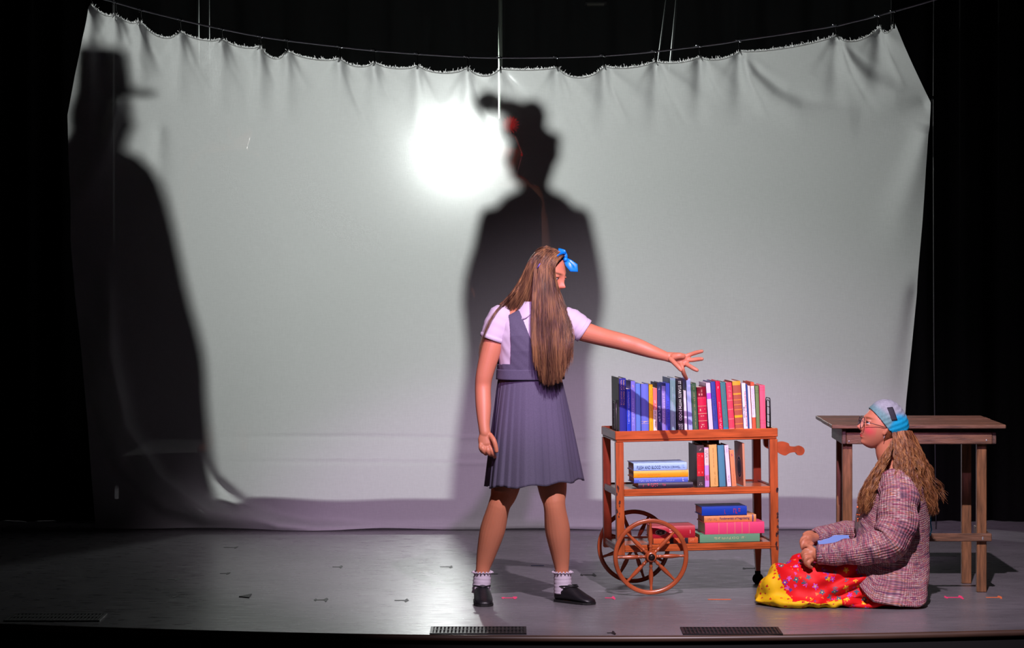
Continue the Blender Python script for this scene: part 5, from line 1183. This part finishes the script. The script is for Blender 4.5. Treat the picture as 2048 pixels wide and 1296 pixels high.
    for i in range(rows):
        t = i/(rows-1); cx = np.interp(t, tt, cxs); hw = np.interp(t, tt, hws); rb = np.interp(t, tt, rbs)
        for k in range(n):
            a_ = 2*PI*k/n; ca, sa = math.cos(a_), math.sin(a_)
            pyt = 926-6*ca; pyb = np.interp(ca, [-1, -.75, -.3, .1, .6, 1], [1128, 1160, 1190, 1200, 1198, 1188])+2*math.sin(a_*5)
            y = pyt+(pyb-pyt)*t; c_ = P(cx, y, .0)
            rr = 1+.03*math.sin(t*9+2*a_)*t+.02*math.sin(5*a_+t*5)
            sq = .85-.40*t*t; K[i, k] = (c_.x+hw/455*rr*np.sign(ca)*abs(ca)**(.8-.2*t), rb*rr*np.sign(sa)*abs(sa)**sq, c_.z)
    K += (.004*vnoise(K, 18)+.003*vnoise(K, 40, 2))[..., None]*np.array([1, 1, 0])
    kk = lambda i, k: not (abs(k-60) < 1.2+7*max(0, .35-i/rows))      # open front edge
    me = grid_mesh('cardigan', K-OF, (1.15, .62), True, kk); card = link('cardigan', me, km, R, True); solid(card, .006)
    def sleeve(pts, rad, Lr):
        rows_ = 60; n_ = 40; pts = [Vector(p) for p in pts]; seg = np.r_[0, np.cumsum([(pts[i+1]-pts[i]).length for i in range(len(pts)-1)])]; Lt = seg[-1]
        A = np.array([tuple(p) for p in pts]); 
        pp = []; rr = []
        for i in range(rows_):
            s_ = Lt*i/(rows_-1); q = Vector([np.interp(s_, seg, A[:, j]) for j in range(3)]); pp.append(q); rr.append(np.interp(s_, seg, rad))
        for _ in range(6):
            qq = [pp[0]]+[(pp[i-1]+pp[i]*2+pp[i+1])/4 for i in range(1, rows_-1)]+[pp[-1]]; pp = qq
        m_ = MB(); m_.tube(pp, rr, n_, None, False); G_ = np.array(m_.v).reshape(rows_, n_, 3)
        ctr = np.array([tuple(p) for p in pp])[:, None, :]; d = G_-ctr; w_ = .07*vnoise(G_, 24)+.05*vnoise(G_, 50, 1)+.05*np.sin(np.arange(rows_)*.55)[:, None]*np.sin(np.linspace(0, 6.28, n_))[None, :]
        G_ = ctr+d*(1+w_[..., None])
        o = link('sleeve', grid_mesh('sleeve', G_-OF, (.40, Lt), True), km, card, True); solid(o, .005)
        cf = MB().tube([pp[-5], pp[-4], pp[-1]+(pp[-1]-pp[-2])*.2, pp[-1]+(pp[-1]-pp[-2])*.6], [rr[-1]*.98, rr[-1]*1.08, rr[-1]*1.06, rr[-1]*.9], 40, None, False); G2_ = np.array(cf.v).reshape(4, 40, 3)
        o = link('cuff', grid_mesh('cuff', G2_-OF, (.25, .04), True), km, card, True); solid(o, .003)
    sleeve([P(1793, 958, -.12), P(1797, 1000, -.19), P(1795, 1050, -.225), P(1780, 1086, -.24), P(1740, 1098, -.24), P(1690, 1106, -.225), P(1637, 1109.5, -.205)], [.075, .085, .088, .080, .066, .052, .039], 0)
    sleeve([P(1783, 958, .12), P(1775, 1000, .18), P(1755, 1050, .21), P(1735, 1066, .19), P(1690, 1064, .10), P(1655, 1068, .03), P(1630, 1075, -.02)], [.07, .08, .075, .058, .045, .040, .034], 0)
    # blouse at the open front
    bm = MB(); bm.tube([P(1764, 945, -.0), P(1752, 975, -.0), P(1742, 1010, -.0), P(1736, 1050, -.0), P(1740, 1110, -.0)], [(.04, .08), (.052, .11), (.058, .13), (.058, .13), (.05, .12)], 24, (1, 0, 0)); bl_ = bm.build('blouse', mat('mottled_blouse', (150, 130, 120), rough=.7, var=.6, vscale=40), R, True, True)
    ob = MB(); R_ = random.Random(8)
    for _ in range(14): ob.ell(P(R_.uniform(1714, 1724), R_.uniform(1004, 1044), -.04-R_.uniform(0, .05)), (.005, .005, .005), None, 8, 6)
    ob.build('print_patch', mat('orange_print', (226, 110, 60), rough=.6, var=.5, vscale=60), bl_, True, True)
    # book in the lap
    Mb_ = Matrix.Translation(P(1640, 1129, -.20)) @ Matrix.Rotation(math.radians(4), 4, 'Z') @ Matrix.Rotation(math.radians(25), 4, 'X')
    lap = book(Mb_ @ Matrix.Translation((.16, 0, 0)) @ Matrix.Rotation(-PI/2, 4, 'Y'),   .016, .22, .145, (122, 150, 214), 'pale blue hardback lying in the seated woman lap under her hands', 'book in the lap'); del lap['group']
    # head scarf
    V, HF2 = head_local(320, 240)
    sc = MB(); V2 = V*np.array([1.10, 1.12, 1.09])+np.array([-.006, 0, .005])
    r_ = np.linalg.norm(V2, axis=1)
    back = np.clip((-V[:, 0]-.02)/.06, 0, 1)
    V2[:, 0] -= .016*back*np.exp(-((V[:, 2]-.01)/.06)**2); V2 += (.0009*np.sin((V[:, 0]*1.0+V[:, 2]*1.4)*190+4*np.sin(V[:, 1]*30)))[:, None]*(V/np.linalg.norm(V, axis=1)[:, None])
    edge_ = lambda v: v[2] > .062-(.060-v[0])*.86*(1 if v[0] > -.03 else .93)
    okv = [bool(edge_(v)) for v in V2]; sel = [f_ for f_ in HF2 if all(okv[i] for i in f_)]
    sc.add([Mh @ Vector(v) for v in V2], sel)
    scarf_m = mat('scarf_cloth', (130, 160, 170), rough=.7, spec=.25, attr='tone', var=.14, vscale=120, bump=.2, bscale=200)
    sf = sc.build('head_scarf', scarf_m, R, True, True)
    c = np.tile(np.array(lin((96, 138, 138))[:3]), (len(V2), 1)); q = V2
    up_ = 1/(1+np.exp(-(q[:, 2]+q[:, 0]*-.55-.062)*160)); c = c*(1-up_[:, None])+np.array(lin((140, 146, 152))[:3])*up_[:, None]
    cy = 1/(1+np.exp((q[:, 0]+.030+.35*(q[:, 2]-.03))*300)); cy *= 1/(1+np.exp((q[:, 2]-.072)*200)); c = c*(1-cy[:, None])+np.array(lin((10, 150, 190))[:3])*cy[:, None]
    paint(sf.data, c); solid(sf, .003)
    ysg = -1 if (Mh.to_3x3() @ Vector((0, 1, 0))).y > 0 else 1
    def HP(x, y, z): return Mh @ Vector((x, y*ysg, z))
    # dark patch on the scarf, on the audience side
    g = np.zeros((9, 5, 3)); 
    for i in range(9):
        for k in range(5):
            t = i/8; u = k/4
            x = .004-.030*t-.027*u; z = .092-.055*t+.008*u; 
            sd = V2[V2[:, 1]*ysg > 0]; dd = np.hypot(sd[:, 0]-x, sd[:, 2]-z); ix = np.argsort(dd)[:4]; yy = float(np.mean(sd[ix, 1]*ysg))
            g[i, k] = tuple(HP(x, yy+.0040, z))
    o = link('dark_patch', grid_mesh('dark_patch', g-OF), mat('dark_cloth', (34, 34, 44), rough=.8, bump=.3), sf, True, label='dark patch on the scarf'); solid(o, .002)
    # knotted tail
    tail = MB().tube([P(1862, 1030, .02), P(1861, 1045, .02), P(1863, 1060, .03), P(1860, 1072, .02)], [(.004, .008), (.003, .009), (.003, .006), (.001, .003)], 8); tail.tube([P(1826, 880, .03), P(1850, 950, .05), P(1862, 1032, .02)], [(.008, .012), (.006, .01), (.004, .008)], 8)
    tail.build('scarf_tail', mat('cyan_cloth', (10, 150, 190), rough=.6), sf, True, True)
    # glasses
    gm = mat('glasses_frame', (60, 50, 58), rough=.3, metal=.6); ge = MB()
    for s in (1, -1):
        c0 = Vector((.098, s*.034, .000)); ge.tube([Mh @ (c0+Vector((-.006*abs(math.sin(t/2))*0-.004*math.cos(t)*0-abs(c0.y+.026*math.cos(t))*.12+.004, .026*math.cos(t), .026*math.sin(t)))) for t in np.linspace(0, 2*PI, 33)], .0016, 8)
        ge.tube([HP(.090, .060*s, .004), HP(.06, .076*s, .006), HP(-.01, .080*s, .0)], .0014, 8)
    ge.tube([HP(.102, -.010, .004), HP(.106, 0, .008), HP(.102, .010, .004)], .0014, 8)
    gl = ge.build('glasses', gm, R, True, True)
    gmat = mat('lens_glass', (235, 235, 245), rough=.02); N_, L_, b_ = nodes(gmat); tr_ = N_.new('ShaderNodeBsdfTransparent'); mx_ = N_.new('ShaderNodeMixShader'); mx_.inputs[0].default_value = .10; L_.new(tr_.outputs[0], mx_.inputs[1]); L_.new(b_.outputs[0], mx_.inputs[2]); L_.new(mx_.outputs[0], N_['Material Output'].inputs[0])
    for s in (1, -1):
        m_ = MB(); c0 = Vector((.098, s*.034, .0)); ring = [Mh @ (c0+Vector((-abs(c0.y+.025*math.cos(t))*.12+.004, .025*math.cos(t), .025*math.sin(t)))) for t in np.linspace(0, 2*PI, 24, endpoint=False)]
        m_.add(ring, [tuple(range(24))]); m_.build('lens', gmat, gl, False, True)
    MB().tube([HP(-.008, .074, -.038), HP(-.008, .075, -.048), HP(-.006, .075, -.052)], .0016, 8).build('earring', bead, R, True, True)
    # wavy hair
    hm = hair_mat('wavy_auburn_hair', (66, 36, 24), (134, 80, 50), (206, 148, 92), .36)
    def g_(pts): return [P(x, y, q) for x, y, q in pts]
    front = [[g_([(1783, 884, -.085), (1774, 905, -.10), (1757, 937, -.12), (1738, 975, -.13), (1728, 1005, -.13), (1724, 1030, -.12)]),
              g_([(1787, 876, -.09), (1780, 905, -.12), (1764, 940, -.15), (1752, 975, -.16), (1744, 1005, -.16), (1738, 1026, -.15)]),
              g_([(1792, 872, -.095), (1787, 905, -.13), (1776, 940, -.17), (1765, 970, -.19), (1758, 990, -.19), (1754, 1006, -.19)])],
             [g_([(1784, 886, -.04), (1768, 910, -.05), (1748, 942, -.07), (1728, 975, -.08), (1720, 1000, -.08), (1722, 1024, -.08)])]*3]
    h1 = strands(front, 1300, .0008, .004, wave=.0075, wl=.085, seg=32, seed=21, clump=60, lenjit=.12)
    near = [[g_([(1786, 866, -.09), (1790, 900, -.13), (1790, 940, -.18), (1788, 965, -.215), (1786, 985, -.22), (1790, 1003, -.225)]),
             g_([(1796, 864, -.085), (1804, 900, -.13), (1806, 935, -.17), (1808, 960, -.205), (1806, 975, -.215), (1808, 990, -.22)]),
             g_([(1806, 862, -.08), (1816, 895, -.11), (1826, 930, -.14), (1834, 960, -.155), (1842, 985, -.155), (1846, 1005, -.15)])]]
    h2 = strands(near, 800, .0008, .004, wave=.007, wl=.08, seg=32, seed=22, clump=36, lenjit=.16)
    back_ = [[g_([(1806, 862, -.08), (1820, 900, -.10), (1834, 940, -.13), (1846, 975, -.13), (1854, 1005, -.12), (1858, 1032, -.10)]),
              g_([(1816, 862, -.05), (1836, 900, -.06), (1852, 945, -.07), (1862, 980, -.07), (1868, 1005, -.06), (1868, 1030, -.05)]),
              g_([(1824, 862, -.0), (1844, 900, .0), (1860, 945, .0), (1870, 980, .0), (1876, 1005, .0), (1876, 1026, .0)])],
             [g_([(1812, 862, .06), (1830, 900, .08), (1846, 945, .10), (1856, 985, .10), (1862, 1010, .10), (1864, 1030, .1)])]*3]
    h3 = strands(back_, 1300, .0008, .004, wave=.0075, wl=.085, seg=32, seed=23, clump=60, lenjit=.12)
    fly = strands([[g_([(1820, 870, -.02), (1850, 920, -.02), (1870, 955, -.02), (1885, 975, -.02), (1893, 985, -.02)]), g_([(1820, 870, -.02), (1855, 930, -.02), (1878, 975, -.02), (1888, 995, -.02), (1890, 1008, -.02)])]], 26, .0006, .008, wave=.007, wl=.06, seg=34, seed=24, frizz=.0012)
    cap = MB(); V3 = HEADV*np.array([1.04, 1.07, 1.02]); sel = [f_ for f_ in HEADF if all(V3[i][0] < -.012 and V3[i][2] > -.075 for i in f_)]; cap.add([Mh @ Vector(v) for v in V3], sel)
    build_hair([(cap, np.full(len(cap.v), .2)), h1, h2, h3, fly], 'hair', hm, R)
woman()

# ================================================================== the two silhouetted players behind the sheet
LX, LZ_, LZd = LAMP.x, LAMP.z, D0+LAMP.y
def SH(sx, sy, Yp=4.25):
    """point at depth Yp whose shadow from the lamp falls on the sheet where the photo shows it"""
    k = (LZd-(D0+Yp))/(LZd-SZ); X = (sx-1024)*SZ/F; z = H0-(sy-480)*SZ/F
    return Vector((LX+(X-LX)*k, Yp, LZ_+(z-LZ_)*k)), k*SZ/F
def player(label, coat, head, hat, cap_, Yp, flower=False, feet=1000):
    p0, k = SH(coat[len(coat)//2][1], feet, Yp)
    R = thing('person', label, 'person', Vector((p0.x, Yp, PZ)), group=None)
    b = MB(); hc, _ = SH(head[0], head[1], Yp); rx, rz = head[2]*k, head[3]*k; sdir = head[4]
    Mh = head_matrix(hc, (sdir, -.25, 0), (0, 0, 1), rz/.11)
    add_head(b, Mh)
    sh_, _ = SH(coat[1][1], coat[1][0], Yp); chain(b, [Mh @ Vector((-.02, 0, -.04)), Vector((hc.x, Yp, sh_.z+.03)), Vector((sh_.x, Yp, sh_.z-.05))], [.06, .052, .09])
    wz = PZ+(sh_.z-PZ)*.45
    b.tube([(sh_.x, Yp, sh_.z-.03), (sh_.x, Yp, sh_.z-.2), (sh_.x, Yp, wz)], [(.15, .09), (.15, .1), (.14, .1)], 20, (1, 0, 0), True, True)
    for s in (-1, 1):
        chain(b, [(sh_.x+s*.08, Yp, wz), (sh_.x+s*.09, Yp, (wz+PZ)/2), (sh_.x+s*.1, Yp+.02, PZ+.06), ], [.085, .055, .04]); chain(b, [(sh_.x+s*.1, Yp+.02, PZ+.035), (sh_.x+s*.12, Yp-.14, PZ+.03)], [.032, .026])
        chain(b, [(sh_.x+s*.16, Yp, sh_.z-.06), (sh_.x+s*.22, Yp, sh_.z-.34), (sh_.x+s*.2, Yp-.05, sh_.z-.56)], [.05, .038, .028])
        hx = Vector((sh_.x+s*.2, Yp-.05, sh_.z-.58)); b.tube([hx, hx+Vector((0, 0, -.05)), hx+Vector((0, 0, -.09))], [(.022, .02), (.03, .014), (.028, .013)], 12, (0, 1, 0), True, True)
        for q in range(4): chain(b, [hx+Vector((0, -.022+.015*q, -.085)), hx+Vector((-s*.006, -.024+.016*q, -.12)), hx+Vector((-s*.02, -.024+.016*q, -.155+.006*abs(q-1.5)))], [.0085, .008, .0065], 8)
        chain(b, [hx+Vector((0, -.025, -.03)), hx+Vector((-s*.01, -.045, -.06)), hx+Vector((-s*.015, -.048, -.085))], [.011, .0095, .008], 8)
    me = fuse(b, .009, 3); skin_paint(me, Mh, .2); shift(me, R.location); link('body', me, skin_m, R, True)
    n = 64; rows = len(coat); G_ = np.zeros((rows, n, 3))
    for i, (y, cx, hw) in enumerate(coat):
        c_, _ = SH(cx, y, Yp)
        for k_ in range(n):
            a = 2*PI*k_/n; G_[i, k_] = (c_.x+hw*k*math.cos(a), Yp+min(.17, .45*hw*k+.02)*math.sin(a), max(c_.z, PZ+.03))
    o = link('long_coat', grid_mesh('coat', G_-np.array(R.location), closed=True), cap_, R, True); solid(o, .006); subd(o, 1)
    h_ = MB()
    for kind, args in hat:
        if kind == 'e':
            x, y, rx_, rz_ = args; c_, _ = SH(x, y, Yp); h_.ell(c_, (rx_*k, min(rx_*k, .11), rz_*k), None, 24, 14)
        if kind == 'c':
            x, y0, y1, r0, r1 = args; a_, _ = SH(x, y0, Yp); b2, _ = SH(x, y1, Yp); h_.tube([a_, a_.lerp(b2, .1), a_.lerp(b2, .9), b2], [(r0*k*.9, .10), (r0*k, .11), (r1*k, .11), (r1*k, .11)], 28, (1, 0, 0))
        if kind == 'b':
            x, y, r, t = args; c_, _ = SH(x, y, Yp); h_.tube([c_+Vector((0, 0, t)), c_-Vector((0, 0, t))], [(r*k, .15), (r*k, .15)], 36, (1, 0, 0))
    h_.build('hat', cap_, R, True, True)
    return R
dark_coat = mat('dark_coat', (13, 11, 13), rough=1.0, spec=.02)
player('shadowy figure in profile wearing a flat brimmed cap, left behind the white sheet', [(262, 178, 44), (300, 172, 56), (330, 190, 118), (400, 190, 140), (520, 200, 155), (620, 205, 170), (720, 215, 192), (800, 215, 190), (880, 218, 195), (985, 222, 203), (1180, 222, 212)],
       (205, 238, 40, 62, 1), [('c', (206, 98, 186, 40, 48)), ('e', (206, 104, 42, 12)), ('b', (240, 184, 54, .009)), ('e', (176, 235, 40, 66)), ('e', (212, 228, 45, 62))], dark_coat, 4.25)  # last two ellipsoids: hair, then a filler added to round out the cast shadow
pr = player('silhouetted figure in a long coat and flowered hat, centre behind the white sheet', [(382, 1070, 28), (408, 1071, 50), (430, 1075, 92), (455, 1076, 114), (520, 1062, 125), (600, 1052, 134), (700, 1060, 120), (800, 1052, 128), (900, 1046, 136), (985, 1042, 140), (1180, 1042, 150)],
       (1068, 310, 46, 62, -1), [('e', (1064, 236, 32, 40)), ('e', (1074, 280, 52, 22)), ('e', (978, 203, 30, 25)), ('e', (1018, 214, 34, 20)), ('e', (1030, 255, 24, 30))], dark_coat, 4.25)
# red flowers in her hat
redp = mat('red_petal', (226, 50, 44), rough=.6)
def flower(px, py, Y, r, par):
    c = P(px, py, Y); first = None
    for ring, (m_, rr) in enumerate(((16, 1.0), (13, .72), (9, .45))):
        for q in range(m_):
            a = 2*PI*q/m_+ring*.2; d = Vector((math.cos(a), -.25-.35*ring, math.sin(a))).normalized()
            mb = MB(); mb.tube([c, c+d*r*rr*.5, c+d*r*rr], [(.002, .003), (.0035, r*.16), (.001, r*.05)], 8, (0, 1, 0)); mb.build('petal', redp, par, True, True)
fl = MB().ell(P(1021, 250, 4.12), (.02, .02, .02)).build('hat_flower', redp, pr, True, True); flower(1021, 250, 4.10, .054, fl)
f2 = MB().ell(P(1044, 310, 4.12), (.008, .008, .010)).build('earring', redp, pr, True, True)
bd = MB()
for t in np.linspace(0, 1, 9): bd.ell(P(1031+14*t, 275+34*t, 4.12), (.0045,)*3, None, 8, 6)
for t in np.linspace(0, 1, 8): bd.ell(P(1042-8*t, 318+28*t, 4.12), (.0045,)*3, None, 8, 6)
bd.build('bead_string', mat('pink_beads', (220, 150, 150), rough=.4), pr, True, True)
